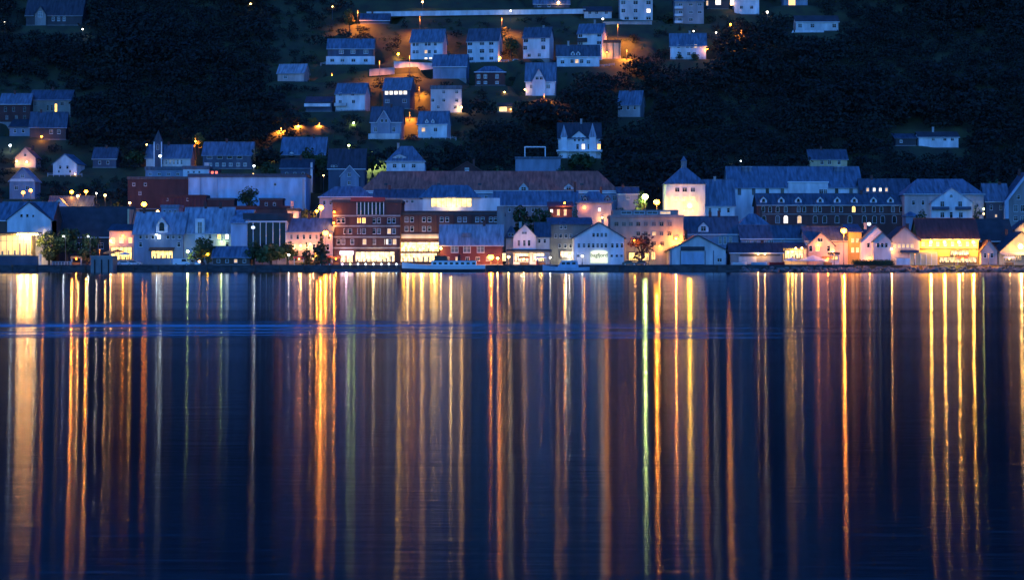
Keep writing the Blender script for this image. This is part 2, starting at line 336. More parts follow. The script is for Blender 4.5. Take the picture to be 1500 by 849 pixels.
def car(label, px, Y, paint, kind='car', yaw=0):
    L, W, H = (4.3, 1.75, 1.45) if kind == 'car' else (5.0, 1.95, 2.1)
    o = thing('parked_' + kind, label, kind, (X(px, Y), Y, prof(Y)), yaw)
    m = MB()
    pr = [(-L/2,.3),(L/2,.3),(L/2,.75),(L/2-.15,.85),(L/2-1.1,.95),(L/2-1.7,H-.05),(-L/2+.9,H),(-L/2+.25,.95),(-L/2,.85)] if kind == 'car' else \
         [(-L/2,.32),(L/2,.32),(L/2,.9),(L/2-.7,1.1),(L/2-1.25,H-.08),(L/2-1.6,H),(-L/2+.1,H),(-L/2,H-.2)]
    m.prism(pr, -W/2, W/2, 'y'); m.build('body', paint, o)
    q = [(-L/2+.55,.98),(L/2-1.25,.98),(L/2-1.75,H-.14),(-L/2+.95,H-.12)] if kind == 'car' else [(L/2-2.4,1.15),(L/2-.85,1.15),(L/2-1.3,H-.2),(L/2-2.4,H-.2)]
    for s in (-1, 1): g = MB(); g.prism(q, s*(W/2+.004) - .004, s*(W/2+.004) + .004, 'y'); g.build('side_window', 'glass', o)
    for sx in (-1, 1):
        for s in (-1, 1):
            t = MB(); t.tube((0,-.1,0), (0,.1,0), .32, n=14); w = t.build('wheel', 'rubber', o, (sx*L*.31, s*(W/2-.08), .32))
            t = MB(); t.tube((0,-.115,0), (0,.115,0), .18, n=10); t.build('rim', 'steel', w)
    for s in (-1, 1):
        t = MB(); t.box(L/2-.003, L/2+.04, s*.62-.16, s*.62+.16, .58, .72); t.build('headlight', 'steel', o)
    return o
def hull(m, L, W, H, keel=.6, mi=0, n=18, sheer=.35, stern=.75):
    rows = []
    for i in range(n + 1):
        t = i / n; x = -L/2 + L * t
        b = W/2 * min(1, (stern + (1-stern) * min(1, t*4))) * (1 - max(0, (t - .55) / .45) ** 2.2) + .02
        top = H * (1 + sheer * max(0, (t - .5) * 2) ** 2 + .1 * max(0, .25 - t) * 4)
        rows.append([(x, -b, top), (x, -b*.93, H*.35), (x, -b*.6, -keel*.6), (x, b*.6, -keel*.6), (x, b*.93, H*.35), (x, b, top)])
    vs = [p for r in rows for p in r]; fs = []
    for i in range(n):
        for j in range(5): fs.append((i*6+j, i*6+j+1, (i+1)*6+j+1, (i+1)*6+j))
        fs.append((i*6+5, i*6, (i+1)*6, (i+1)*6+5))
    fs += [tuple(range(6)), tuple(n*6 + j for j in range(5, -1, -1))]; m.add(vs, fs, mi)
def ripple_rocks():
    m = MB()
    for x0, x1, n in ((1085, 1500, 420),):
        for _ in range(n):
            px = random.uniform(x0, x1 + 60); Y = random.uniform(595.5, 599.4); s = random.uniform(.3, .85)
            m.ball((X(px, Y), Y, .15 + (Y-596)*.36 + random.uniform(-.2,.2)), s, random.uniform(.8,1.4), random.uniform(.7,1.2), random.uniform(.5,.8), 6, 4)
    o = m.build('shore_rubble', 'rock'); o['kind'] = 'stuff'
# ================================================================== THE BUILDINGS, waterfront first
def shop_pav(c):
    shopfront(c, -15, 43, 345, 373, 'wallglow', 7)  # glowing panes stand in for the cream wall lit by the canopy lamps
    m = MB(); m.box(c['lx'](-20), c['lx'](62), -2.6, -.26, c['lz'](342.5), c['lz'](340)); m.build('canopy', 'dark', c['root'])
    for px in (30, 36, 42, 48, 54): 
        m = MB(); m.box(-.55, .55, -2.4, -1.3, -.28, -.003); m.build('ceiling_light', 'bulb_strip', c['root'], (c['lx'](px), 0, c['lz'](342.6)))
    for px, pw in ((33, 1300), (43, 1500), (53, 1500)): point(c['root'], (c['lx'](px), -2.9, c['lz'](345)), (1,.7,.35), pw * PW, .4)
house('shop_pavilion', 'cream flat roofed waterfront shop glowing yellow behind the dark quay fence', -30, 45, 342, 340.5, 606, 6, 'flat', 'cream', 'dark', extra=shop_pav, cat='shop')
house('gabled_house', 'white gabled house with a broad blue roof above the glowing cream shop', -45, 76, 322, 297, 614, 13, 'side', 'brown', 'slate',
      extra=lambda c: gable_front(c, 12, 76, 322, 297, 1.2, 'white', 'slatedark', wins=[(33,316,4,5,'glass','plain'),(41.5,316,4,5,'glass','plain'),(50,316.5,3,4,'glass','plain')]))
house('cottage', 'small blue roofed cottage with a white gable below the lamp cluster', 70, 132, 306, 288, 700, 10, 'side', 'bluegrey', 'slate', extra=lambda c: gable_front(c, 75, 100, 303, 291, .8, 'white', 'slate', wins=[(87,297,4,4,'glass','plain')]), pad=False)
house('warehouse', 'wide waterfront warehouse under a near black roof behind the quay trees', 76, 188, 346, 304, 624, 18, 'side', 'dark', 'dark', wins=[(360,(84,180,7),7,9,{5:'shopdim',6:'shopdim'})], extra=lambda c: fbox(c, 'gable_board', 187, 189.5, 306, 346, -.3, 17, 'cream'))
house('terrace_cafe', 'low salmon walled cafe beside the black roofed warehouse', 160, 196, 338, 330, 616, 6, 'shed', 'pink', 'slatedark', wins=[(352,(165,191,3),6,9,{0:'lit',1:'shopdim',2:'lit'})], lamps=[(163,352,'warm',900),(181,345,'na',700)], extra=lambda c: shopfront(c, 163, 193, 362, 380, 'shopyellow', 5))
house('waterfront_house', 'blue roofed waterfront house with a pointed central dormer and arched window', 196, 268, 342, 312, 614, 14, 'side', 'bluegrey', 'sheet',
      dorm=[(237,17,342,318,'white','glass','arch')], wins=[(346.5,[206,215,224,233,246,254,263],4.5,7,{3:'litcool'}),(358,[206,262],5,7)], extra=lambda c: (shopfront(c, 222, 253, 364, 378, 'shopyellow', 5), awning(c, 219, 256, 362, 'brown')), lamps=[(230,343,'cool',120,.2)], chim=[205])
house('boathouse_annex', 'small blue house block with a flat roof behind the dormer house', 236, 262, 304, 301, 652, 8, 'flat', 'bluegrey', 'slate', wins=[(311,(241,257,3),4,6)])
def tall_dormer(c):
    o = fbox(c, 'stair_tower', 286, 300, 320, 352, -.35, 3.5, 'white')
    window(c['root'], c['lx'](293), -.352, c['lz'](334), 1.4, 3.8, 'glasspale', 'cross')
house('merchant_house', 'pale house with a big blue roof and a tall white window bay', 268, 338, 341, 305, 616, 15, 'side', 'offwhite', 'sheet', wins=[(346.5,[307.5,321,332.5],5,7,{1:'lityellow',2:'litcool'}),(358,[306,333],5,7)], extra=tall_dormer, chim=[296,318], lamps=[(325,353,'green',250,.2)])
house('gable_shed', 'tall windowless blue shed standing beside the dark glass hall', 338, 362, 327, 309, 613, 16, 'shed', 'lightblue', 'sheet')
def glasshall(c):
    o = fbox(c, 'glass_wall', 363, 418, 326, 378, -.12, -.004, 'glass')
    xs = [362, 371, 381.5, 390, 400, 410, 419]
    for x in xs: fbox(c, 'mullion', x - .5, x + .5, 325.5, 379, -.4, -.121, 'trim')
    fbox(c, 'cornice', 360, 421, 323.6, 325.5, -.55, -.003, 'trim')
    m = MB(); m.box(c['lx'](354), c['lx'](423), 3, 13, c['h'] + .5, c['lz'](312, 4)); m.build('roof_storey', 'dark', c['root'])
    window(c['root'], c['lx'](371), -.405, c['lz'](333), 1.1, .7, 'litcool', 'plain')
house('glass_hall', 'dark glass fronted hall with white mullions and a black roof storey', 360, 421, 325, 323.5, 614, 15, 'flat', 'offwhite', 'dark', extra=glasshall, cat='hall')
house('kiosk', 'small quayside kiosk with a blue roof and dark timber walls', 312, 366, 376, 362, 604, 8, 'side', 'brown', 'slate', wins=[(382,(320,358,4),5,5,{2:'litdim'})], cat='kiosk')
house('pink_house', 'long pink rendered house lit by warm wall lamps beside the conifers', 421, 487, 339, 321, 614, 12, 'side', 'pink', 'slate', wins=[(347,(427,482,7),4,7),(362,(430,480,6),5,9,{0:'shop',1:'litdim',2:'shop',4:'shopdim'})],
      lamps=[(441,359,'warm',650,.28),(455,357,'warm',650,.28),(484,344,'warm',300,.22),(428,361,'warm',400,.22)], chim=[450])
def brickleft(c):
    for py in (316, 331, 347, 363): band(c, py, 488, 586.5, 'concrete', .45, .3)
    for px in (489, 507, 526, 545, 565, 585.5): fbox(c, 'pilaster', px-.9, px+.9, 317.2, 384, -.22, -.003, 'darkred')
    fbox(c, 'red_canopy', 514, 564, 289, 295, -.9, 1.5, 'canvasred'); fbox(c, 'glass_bay', 523, 563, 297, 314, -.3, -.004, 'glass')
    for i in range(8): fbox(c, 'mullion', 523 + i*5.6 - .5, 523 + i*5.6 + .5, 296, 314.5, -.5, -.301, 'trim')
    shopfront(c, 521, 578, 369, 383, 'shop', 8, .5); shopfront(c, 499, 517, 374, 384, 'shopdim', 3)
    fbox(c, 'sign_board', 498, 518, 368, 372.5, -.8, -.4, 'signpink')
    point(c['root'], (c['lx'](548), -3.5, c['lz'](376)), (1,.66,.28), 1300 * PW, .5); point(c['root'], (c['lx'](508), -2, c['lz'](376)), PINKL, 500 * PW, .3)
house('brick_hotel', 'dark brick block with pale floor bands and a red canopy on top', 487, 587, 297, 295.5, 616, 22, 'flat', 'brick', 'dark', wins=[(323,[496,503,526,533,548,555,570,577],5.5,8,{2:'litorange',3:'litorange'}),(338.5,[506,513,526,533,548,555,570,577],5.5,8,{6:'litdim'}),(354,[496,503,516,534,548,566,571,578],5.5,8,{5:'litwhite',7:'litdim',3:'litdim'})],
      extra=brickleft, lamps=[(490,310,'na',900,.25),(489.5,326,'na',900,.25)], cat='hotel')
def brickright(c):
    band(c, 344, 588, 645, 'concrete', .6, .35); fbox(c, 'fascia', 588, 645, 345.5, 349, -.3, -.003, 'offwhite')
    shopfront(c, 584, 643, 355, 368, 'shop', 9, .5); shopfront(c, 586, 640, 371, 383, 'shop', 7, .4, 'ground_window')
    for px in (592, 606, 620, 632, 640):
        m = MB(); m.ball((0,-1.6,0), .42, n=10, m=6); m.build('shop_lamp', 'bulb_yel', c['root'], (c['lx'](px), 0, c['lz'](362 + (px % 3))))
    for px in (598, 618, 637): point(c['root'], (c['lx'](px), -3.2, c['lz'](362)), (1,.6,.2), 1100 * PW, .4)
    for px in (613, 640, 665, 691, 713): fbox(c, 'pilaster', px-.8, px+.8, 315, 345, -.2, -.003, 'darkred')
    fbox(c, 'corner_pier', 728, 739.5, 302, 384, -.3, -.003, 'stone')
    # roof terrace storey
    lz, lx = c['lz'], c['lx']; y0, y1 = 5, 15
    m = MB(); m.box(lx(618), lx(732), y0, y1, c['h'] + .3, lz(290, y0)); o = m.build('roof_storey', 'white', c['root'])
    g = MB(); g.box(lx(631, y0), lx(690, y0), y0-.12, y0-.005, lz(302.5, y0), lz(291, y0)); g.build('lit_glazing', 'pent', o)
    for i in range(9):
        p = 631 + i * 59/8; g = MB(); g.box(lx(p, y0)-.07, lx(p, y0)+.07, y0-.2, y0-.121, lz(303, y0), lz(290.5, y0)); g.build('glazing_bar', 'metal', o)
    m = MB(); a, b = lx(612), lx(704); za, zt = lz(290, y0) + .02, lz(271, 10); k = 4.
    m.add([(a,y0-.8,za),(b,y0-.8,za),(b,y1+.8,za),(a,y1+.8,za),(a,y0-.8,za+.2),(b,y0-.8,za+.2),(b,y1+.8,za+.2),(a,y1+.8,za+.2),(a+k,(y0+y1)/2,zt),(b-k,(y0+y1)/2,zt)],
          [(3,2,1,0),(0,1,5,4),(1,2,6,5),(2,3,7,6),(3,0,4,7),(4,5,9,8),(5,6,9),(6,7,8,9),(7,4,8)]); m.build('hip_roof', 'slate', o)
    m = MB(); m.box(lx(587), lx(733), .2, .35, c['h']+.3, c['h']+1.3); m.build('parapet', 'brick', c['root'])
    point(c['root'], (lx(660), 2.5, lz(300, 3)), (1,.6,.2), 1300 * PW, .4)
house('brick_store', 'dark brick store with a glowing glass penthouse and bright ground floor', 587, 739, 315, 313.5, 618, 22, 'flat', 'brick', 'dark', wins=[(321.5,[595.5,603.5,621,629,647,655,673,681,699,707,719,726],5.5,7.5),(335,[595.5,603.5,621,629],5.5,7.5),(307.5,[],4,4)],
      extra=brickright, cat='shop')
house('red_house', 'red house with a big plain blue roof by the orange quay lamp', 645, 736, 357.5, 330, 608, 9, 'side', 'redwall', 'sheet', wins=[(365,[666,684,704],11,10,'glasspale'),(379,(655,715,5),6,6,{1:'litdim'})], lamps=[(646,363,'warm',600,.35),(648,377,'na',500,.3)], extra=lambda c: fbox(c, 'roof_hatch', 676, 690, 341, 347, 1.2, 4, 'slate', c['roof']))
def wshop(c):
    for x0, x1 in ((733, 741), (754, 774), (781, 797)): shopfront(c, x0, x1, 371, 382, 'shop', 3, .3)
    awning(c, 742, 808, 365, 'dark', 2., .5); point(c['root'], (c['lx'](764), -3, c['lz'](376)), (1,.75,.38), 900 * PW, .4); point(c['root'], (c['lx'](790), -3, c['lz'](376)), (1,.7,.32), 700 * PW, .4)
house('gable_shop', 'white gabled waterfront shop with a small turret and lit shop windows', 752, 785, 346, 329, 610, 12, 'gable', 'white', 'slate', wins=[(341,[768],8,4,'glasspale'),(356,[760,768,775],4,9)], extra=wshop, cat='shop')
house('turret', 'narrow pale turret with a pointed roof beside the white gabled shop', 741, 757, 349, 331, 615, 4, 'pyramid', 'offwhite', 'slate', wins=[(343,[746,751],3.5,5)], cat='turret')
house('shop_wing', 'low blue roofed shop wing between white gable and grey house', 785, 805, 346, 327, 615, 10, 'side', 'offwhite', 'slate', wins=[(353,[790,798],4,6)])
house('grey_house', 'grey three storey house behind the moored motor boat', 804, 866, 329, 320, 622, 12, 'shed', 'olive', 'slatemid', wins=[(332.5,[822,828],4,5),(345.5,[814,821.5,829,836],4,6),(360,[820,828,836],4,6),(345.5,[846,854],4,6)],
      lamps=[(829,371,'white',900,.28),(834,375,'white',500,.24)], extra=lambda c: shopfront(c, 821, 840, 368, 377, 'shopdim', 4, .3))
def sign(c):
    lx, lz = c['lx'], c['lz']; a, b, z0, z1 = lx(865), lx(890), lz(385), lz(369)
    n = 8; pts = [(a, z0), (b, z0), (b, z1)] + [((a+b)/2 + (b-a)/2*math.cos(t), z1 + .5*math.sin(t)) for t in [math.pi*i/n for i in range(1, n)]] + [(a, z1)]
    m = MB(); m.prism(pts, -.35, -.1, 'y'); o = m.build('light_sign', 'signwhite', c['root'])
    cu = bpy.data.curves.new('lettering', 'FONT'); cu.body = 'bagfjord'; cu.size = 1.55; cu.extrude = .03; cu.offset = .018; cu.align_x = 'CENTER'; cu.materials.append(M['brown'])
    tmp = bpy.data.objects.new('lettering_curve', cu); me = bpy.data.meshes.new_from_object(tmp); bpy.data.objects.remove(tmp); t = link('lettering', me, o); t.location = ((a+b)/2, -.385, lz(376)); t.rotation_euler = (R(90), 0, 0)
    for px in (871, 883): point(c['root'], (lx(px), -2.2, lz(371)), (.95,1,.7), 25 * PW, .4)
    fbox(c, 'plank_band', 843, 912, 387, 389.5, -.5, -.003, 'concrete')
house('gable_warehouse', 'white wooden warehouse with a wide gable and a glowing sign by the water', 841, 914, 348, 326, 606, 16, 'gable', 'white', 'slatedark', wins=[(344,[869.5,875.5,881.5,887.5],4,6),(359.5,[848,855.5,862.5,869,875.5,881.5,887.5,897,904,911],4,6.5),(374.5,[896,903.5,910.5],4,4),(374.5,[847,854],4,4)], extra=sign, oh=.7, cat='warehouse')
def office(c):
    lx, lz = c['lx'], c['lz']
    m = MB(); m.box(lx(898), lx(994), 1.5, 14, c['h']+.3, lz(307.5, 1.5)); o = m.build('roof_storey', 'stone', c['root'])
    for i in range(4): window(c['root'], lx(918 + i*19, 1.5), 1.497, lz(311.5, 1.5), 3.2, .9, 'glass' if i != 3 else 'litdim', 'cross')
    shopfront(c, 921, 934, 370, 381, 'shopyellow', 3, .3); shopfront(c, 937, 950, 370, 381, 'shopyellow', 4, .3); shopfront(c, 954, 960, 369, 380, 'lit', 2, .3)
    point(c['root'], (lx(940), -3, lz(376)), (1,.6,.2), 900 * PW, .4)
house('office_building', 'beige office block with rows of square windows lit orange at one corner', 894, 1001, 319, 316.5, 616, 15, 'flat', 'beige', 'stone', wins=[(328,[903,914,924,935,946,958,969,981],6.5,6.5),(342,[935,946,958,969,981],6,6),(356.5,[958,970],6,6)],
      lamps=[(990,349,'na',6500,.42),(966,360,'na',900,.25)], extra=office, cat='office', frame='beige')
def boatdoors(c):
    for a, b in ((998, 1014.5), (1015.5, 1031)): fbox(c, 'door', a, b, 369, 389, -.12, -.003, 'lightblue')
    fbox(c, 'lintel', 997, 1032, 361, 367, -.3, -.003, 'dark'); window(c['root'], c['lx'](1054), 0, c['lz'](380.5), 1.4, 1.2)
    for p in (983, 996.5, 1032.8, 1045): fbox(c, 'corner_board', p-.5, p+.5, 367, 389, -.2, -.123, 'navy')
house('boathouse', 'pale boathouse with tall double doors and a dark roof at the water', 981, 1063, 366, 345, 604, 13, 'gable', 'offwhite', 'slatedark', extra=boatdoors, oh=.8, cat='boathouse')
house('dormer_house', 'blue roofed house with one white dormer rising behind the boathouse', 1003, 1082, 342, 318, 624, 12, 'side', 'bluegrey', 'slate', dorm=[(1030.5,15,341,325,'white','glass')], wins=[(352,[1055,1062,1070],5,11,'glasspale')], chim=[(1043,1.2),(1056,1.6)])
def garage(c):
    fbox(c, 'garage_door', 1082, 1108, 376, 388, -.12, -.003, 'offwhite'); fbox(c, 'dark_band', 1084, 1143, 372.5, 374.5, -.2, -.003, 'dark')
house('garage', 'low waterfront garage with two warm lamps under its dark eaves', 1070, 1146, 370, 357, 606, 10, 'side', 'stone', 'slatedark', extra=garage, lamps=[(1110,371,'warm',500,.26),(1120,371,'warm',500,.26)], cat='garage')
house('harbour_house', 'long pale house under a plain blue roof behind the two lamp garage', 1086, 1182, 349, 331, 620, 12, 'side', 'bluegrey', 'slate', wins=[(355,[1096,1106,1123,1130,1147],6,6)])
house('blue_roof_house', 'blue hip roofed house wedged between harbour house and brick terrace', 1080, 1130, 333, 313, 648, 11, 'hip', 'grey', 'slate')
house('canopy_stall', 'low stall glowing yellow beneath a curved canopy near the white tent', 1147, 1181, 364, 357, 609, 6, 'shed', 'cream', 'slatedark', lamps=[(1160,368,'yel',700,.4),(1165,363,'warm',450,.26),(1174,362.5,'warm',450,.26),(1154,369,'yel',400,.35)], cat='stall', extra=lambda c: shopfront(c, 1150, 1176, 367, 378, 'shopdim', 4, .3))
house('salmon_house', 'salmon coloured house with a pointed gable beside the star bright lamp', 1180, 1243, 352, 333, 612, 12, 'side', 'pink', 'slatemid', extra=lambda c: gable_front(c, 1183, 1222, 359, 341, .8, 'pink', 'slatemid', wins=[(1201,351,8,6,'glass','cross'),(1187,364,5,9,'glass','cross'),(1197,364,6,8,'litorange','cross'),(1213,364,5,9,'glass','cross')]), lamps=[(1219,369,'warm',500,.25),(1198,357,'na',500,.2)])
house('yellow_house', 'narrow yellow house glowing next to the star bright quay lamp', 1243, 1262, 340, 330, 611, 9, 'shed', 'yellow', 'slatemid', wins=[(352,[1249,1256],4,6,'litdim'),(366,[1249,1256],4,7,'shopyellow')])
house('lit_kiosk', 'tiny white kiosk with a lit hatch at the foot of the salmon house', 1216, 1229, 373, 369.5, 606, 3, 'flat', 'white', 'dark', cat='kiosk', extra=lambda c: shopfront(c, 1218, 1227, 375, 380, 'lit', 2, .2))
house('white_house', 'white gabled quay house with a lower second gable behind the clipped hedge', 1261, 1304, 352, 331, 609, 11, 'gable', 'white', 'slatemid', wins=[(359,[1272,1285,1290.5,1296],4.5,7)], lamps=[(1273,377,'na',420,.22),(1290,376,'warm',420,.22)], extra=lambda c: gable_front(c, 1278, 1304, 353, 341, 1.4, 'offwhite', 'slatemid', wins=[(1285,359,4.5,7,'glass','cross'),(1291,359,4.5,7,'glass','cross'),(1297,359,4.5,7,'glass','cross')]))
house('pink_gable_house', 'pink gabled house with a lit window row beside the yellow floodlit shed', 1304, 1347, 351, 332, 609, 12, 'gable', 'pink', 'tiledark', wins=[(360,(1311,1336,5),4.5,5.5,'litdim')], lamps=[(1305.5,364,'warm',900,.33)], extra=lambda c: (fbox(c, 'porch', 1311, 1331, 378, 391, -2.2, -.003, 'white'), balcony(c, 1318, 1345, 366, 369, 'navy')))
def flood(c):
    band(c, 364, 1347, 1431, 'brown', .35, .3, 'beam')
    fbox(c, 'bay', 1374, 1391, 366, 376, -.5, -.003, 'yellow'); shopfront(c, 1392, 1419, 367.5, 373, 'shop', 5, .3); shopfront(c, 1376, 1430, 377, 384, 'shopdim', 9, .3, 'ground_window')
    for px in (1362, 1382, 1403, 1424):
        m = MB(); m.box(-.06, .06, -1.5, -.003, .3, .42); m.ball((0,-1.5,0), .55, n=12, m=8, mi=1); o = m.build('flood_lamp', ['metal', 'bulb_yel'], c['root'], (c['lx'](px), 0, c['lz'](354.5)))
        point(c['root'], (c['lx'](px), -2.3, c['lz'](357)), (1,.52,.1), 5200 * PW, .35)
house('floodlit_shed', 'long yellow shed with a dark roof and four dazzling wall lamps', 1346, 1433, 349, 321, 610, 12, 'side', 'yellow', 'tiledark', extra=flood, cat='shed', wins=[(357,(1352,1428,8),4,6,'litdim')])
house('dark_house', 'dark house whose black roof rises behind the small pink lean-to', 1424, 1484, 352, 322, 622, 14, 'side', 'darkred', 'dark')
house('pink_lean_to', 'small pink house with a slanted roof between floodlit shed and bright gable', 1437, 1461, 367, 352, 608, 7, 'gable', 'pink', 'tiledark', wins=[(374,[1443,1453],4,7)])
def endhouse(c):
    shopfront(c, 1471, 1496, 372.5, 381, 'litdim', 8, .3); m = MB(); m.ball((0,-1.6,0), .75, n=12, m=8); m.build('flood_lamp', 'bulb_warm', c['root'], (c['lx'](1493), 0, c['lz'](361)))
    point(c['root'], (c['lx'](1493), -3, c['lz'](363)), (1,.55,.16), 3600 * PW, .4); awning(c, 1464, 1530, 369, 'pink', 1.8, .5)
house('bright_gable_house', 'pale gabled quay house washed white by one huge lamp', 1463, 1530, 370, 340, 608, 12, 'gable', 'cream', 'slatedark', extra=endhouse)
house('beige_gable', 'small beige gable peeping over the dark roof by the huge lamp', 1487, 1520, 336, 323, 634, 8, 'gable', 'cream', 'slatedark', lamps=[(1502,334,'warm',500,.2)])
# ------------------------------------------------------------------ second and third rows
house('brick_storehouse', 'windowless dark red brick storehouse above the lamp star', 187, 277, 263, 261, 738, 14, 'flat', 'darkred', 'slatedark', wins=[(270,[196,213],4,5),(283,[205],4,5)])
def hall(c):
    for p in (277, 293, 318, 447): fbox(c, 'pilaster', p-.7, p+.7, 259.5, 300, -.3, -.003, 'lightblue')
    fbox(c, 'roof_edge', 275, 449, 256.5, 259.3, -.6, -.003, 'navy'); fbox(c, 'side_pier', 443, 447, 262, 306, -.25, -.003, 'pink')
house('assembly_hall', 'long white windowless hall with a flat roof and a round tree in front', 276, 448, 259, 257.5, 736, 18, 'flat', 'coolwhite', 'slatedark', wins=[(270,[403],4,4.5)], extra=hall, cat='hall')
def redstripes(c):
    for i in range(12): fbox(c, 'batten', 238 + i*5.4, 239.2 + i*5.4, 289.5, 306, -.15, -.003, 'brick')
house('red_shed', 'bright red battened shed in front of the dark storehouse', 234, 302, 289, 286.5, 716, 8, 'flat', 'redwall', 'darkred', extra=redstripes, cat='shed', wins=[(292,[245,275],3,4)])
house('maroon_shed', 'lower maroon shed adjoining the bright red battened one', 302, 343, 293, 291, 717, 8, 'flat', 'darkred', 'slatedark', cat='shed')
house('dark_outbuilding', 'dark maroon outbuilding standing in front of the white hall', 380, 414, 293, 291, 718, 7, 'flat', 'darkred', 'slatedark', cat='outbuilding', wins=[(299,[390,402],4,5)])
house('low_brown_building', 'low brown flat roofed building behind the dark glass hall', 342, 424, 306, 303, 684, 12, 'flat', 'brick', 'darkred')
house('pink_outhouse', 'little pink outhouse with a tall chimney lit from below', 421, 438, 309, 306, 676, 6, 'flat', 'pink', 'dark', lamps=[(428,315,'warm',700,.2)], extra=lambda c: fbox(c, 'chimney', 425, 429, 294, 307, 1, 2.2, 'pink'), cat='outhouse')
house('low_grey_house', 'low flat grey house between chapel and storehouse', 213, 281, 249, 246, 762, 9, 'flat', 'bluegrey', 'slate', wins=[(255,(220,274,5),5,4)])
house('low_white_building', 'low white building with a tall white chimney above the long hall', 268, 306, 248, 244.5, 752, 8, 'flat', 'white', 'slate', extra=lambda c: fbox(c, 'chimney', 299, 305, 238, 249, .5, 2, 'white'), wins=[(252,[276,284,292],3,3)])
house('red_lit_hut', 'tiny hut glowing red behind the long white hall', 308, 321, 250, 248, 754, 4, 'flat', 'darkred', 'dark', wins=[(252.5,[311,317],4,3.4,'litred')], cat='hut')
house('gable_villa', 'dark roofed villa with a white trimmed front gable above the hip roofed hall', 481, 534, 246, 219, 750, 12, 'side', 'navy', 'slatedark', wins=[(245,[487,492],4,6)], extra=lambda c: gable_front(c, 499, 526, 258, 243, 1., 'bluegrey', 'trim', wins=[(512,256,5,5.5,'glass','cross'),(512,268,5,5.5,'glass','cross')]))
house('pyramid_roof_house', 'white house with a blue pyramid roof and small dormer behind the red roof', 566, 622, 238, 214, 742, 12, 'hip', 'white', 'slate', dorm=[(585,20,234,226,'offwhite','glasspale')], wins=[(243,[578,591,606],6,6)])
def redhall(c):
    fbox(c, 'eave_band', 530, 905, 281, 283, -.5, -.003, 'trim')
    for p in (562, 640, 700, 850): fbox(c, 'roof_light', p, p+5, 268, 271, 2.2, 4.0, 'slatedark', c['roof'])
house('market_hall', 'very long hall under a dusky red hipped tile roof', 528, 906, 281, 250.5, 712, 17, 'hip', 'bluegrey', 'tile', extra=redhall, dorm=[(767,14,283,268,'offwhite','glass'),(833,14,280,269,'offwhite','glass')], wins=[(290,(540,900,24),5,7)], cat='hall')
house('hip_roof_house', 'pinkish house with a low blue hip roof behind the brick hotel', 468, 546, 290, 273, 690, 12, 'hip', 'pink', 'slate', wins=[(297,(475,540,8),4,6)])
house('row_house', 'low pale house with a row of small windows between hotel and penthouse', 548, 620, 290, 278, 680, 10, 'side', 'offwhite', 'slatemid', wins=[(295,(566,604,6),4.5,5)])
house('peaked_house', 'maroon house whose wide gable shows above the red roof', 660, 708, 252, 237, 740, 12, 'gable', 'darkred', 'tiledark', wins=[(248,[684],6,5,'glasspale')])
house('blue_roof_block', 'long house under a plain blue roof below the red tiles', 724, 846, 300, 281, 692, 10, 'side', 'stone', 'slate', chim=[(843,3.)], wins=[(307,(735,838,10),4,6)])
house('pink_hip_house', 'pink walled house with two dark dormers and one round lit window', 845, 896, 298, 280, 690, 11, 'hip', 'pink', 'slate', dorm=[(857,9,296,286,'slatedark','glass'),(890,9,296,286,'slatedark','glass')], wins=[(303,[856],5,6,'litdim'),(307,[878],4.5,5,'litwhite')], lamps=[(882,318,'warm',800,.26),(856,303,'na',300,.18)])
house('red_lit_house', 'red house glowing orange beside the round dark tree', 804, 838, 303, 297, 668, 8, 'shed', 'redwall', 'tiledark', wins=[(309,[808],4,5,'litwhite'),(311,[818,828],4,9,'litdim')], lamps=[(827,297,'na',1300,.26),(813,322,'warm',1300,.3)])
house('side_house', 'small pale house at the end of the red roofed hall', 905, 935, 284, 275, 706, 9, 'side', 'bluegrey', 'slatemid', wins=[(289,[920],6,6,'glasspale')])
def skyframe(c):
    lx, lz = c['lx'], c['lz']; m = MB(); z0, z1 = c['h'] + .2, lz(216, 5)
    for p in (769, 799): m.box(lx(p)-.2, lx(p)+.2, 5, 5.4, z0, z1)
    m.box(lx(769)-.2, lx(799)+.2, 5, 5.4, z1, z1+.4); m.build('roof_frame', 'trim', c['root']); 
house('blue_block', 'plain blue windowless block with a white roof frame below the villa', 755, 821, 233, 231.5, 758, 10, 'flat', 'bluegrey', 'slate', extra=skyframe, cat='building')
def villa(c):
    lx, lz = c['lx'], c['lz']
    for p, w_, pk in ((826, 9, 182), (868, 10, 180)):
        a, b = lx(p - w_/2), lx(p + w_/2); m = MB(); m.box(a, b, -1.2, 2.5, .3, lz(201)); m.add([(a-.2,-1.4,lz(201)+.02),(b+.2,-1.4,lz(201)+.02),(b+.2,2.7,lz(201)+.02),(a-.2,2.7,lz(201)+.02),((a+b)/2,.6,lz(pk))], [(3,2,1,0),(0,1,4),(1,2,4),(2,3,4),(3,0,4)], 1)
        m.build('turret', ['white', 'sheet'], c['root'])
    fbox(c, 'veranda', 815, 882, 220, 222.5, -2.6, -.003, 'white'); 
    for p in (817, 832, 848, 864, 880): fbox(c, 'veranda_post', p-.4, p+.4, 222.6, 228, -2.5, -2.2, 'white')
house('white_villa', 'grand white villa with twin turrets and two lit windows on the slope', 818, 880, 202, 181, 792, 11, 'side', 'white', 'slatedark', wins=[(215,[863,877.5],4.5,8,{1:'lityellow'})], extra=lambda c: (villa(c), gable_front(c, 835, 861, 203, 192, .15, 'white', 'slatedark', wins=[(842,204,3.5,6,'glass','cross'),(848,204,3.5,6,'glass','cross'),(854,204,3.5,6,'glass','cross'),(846,215,4,8,'glass','cross'),(854.5,215,5,8,'litwhite','cross')])), chim=[(852,1.5)], cat='villa')
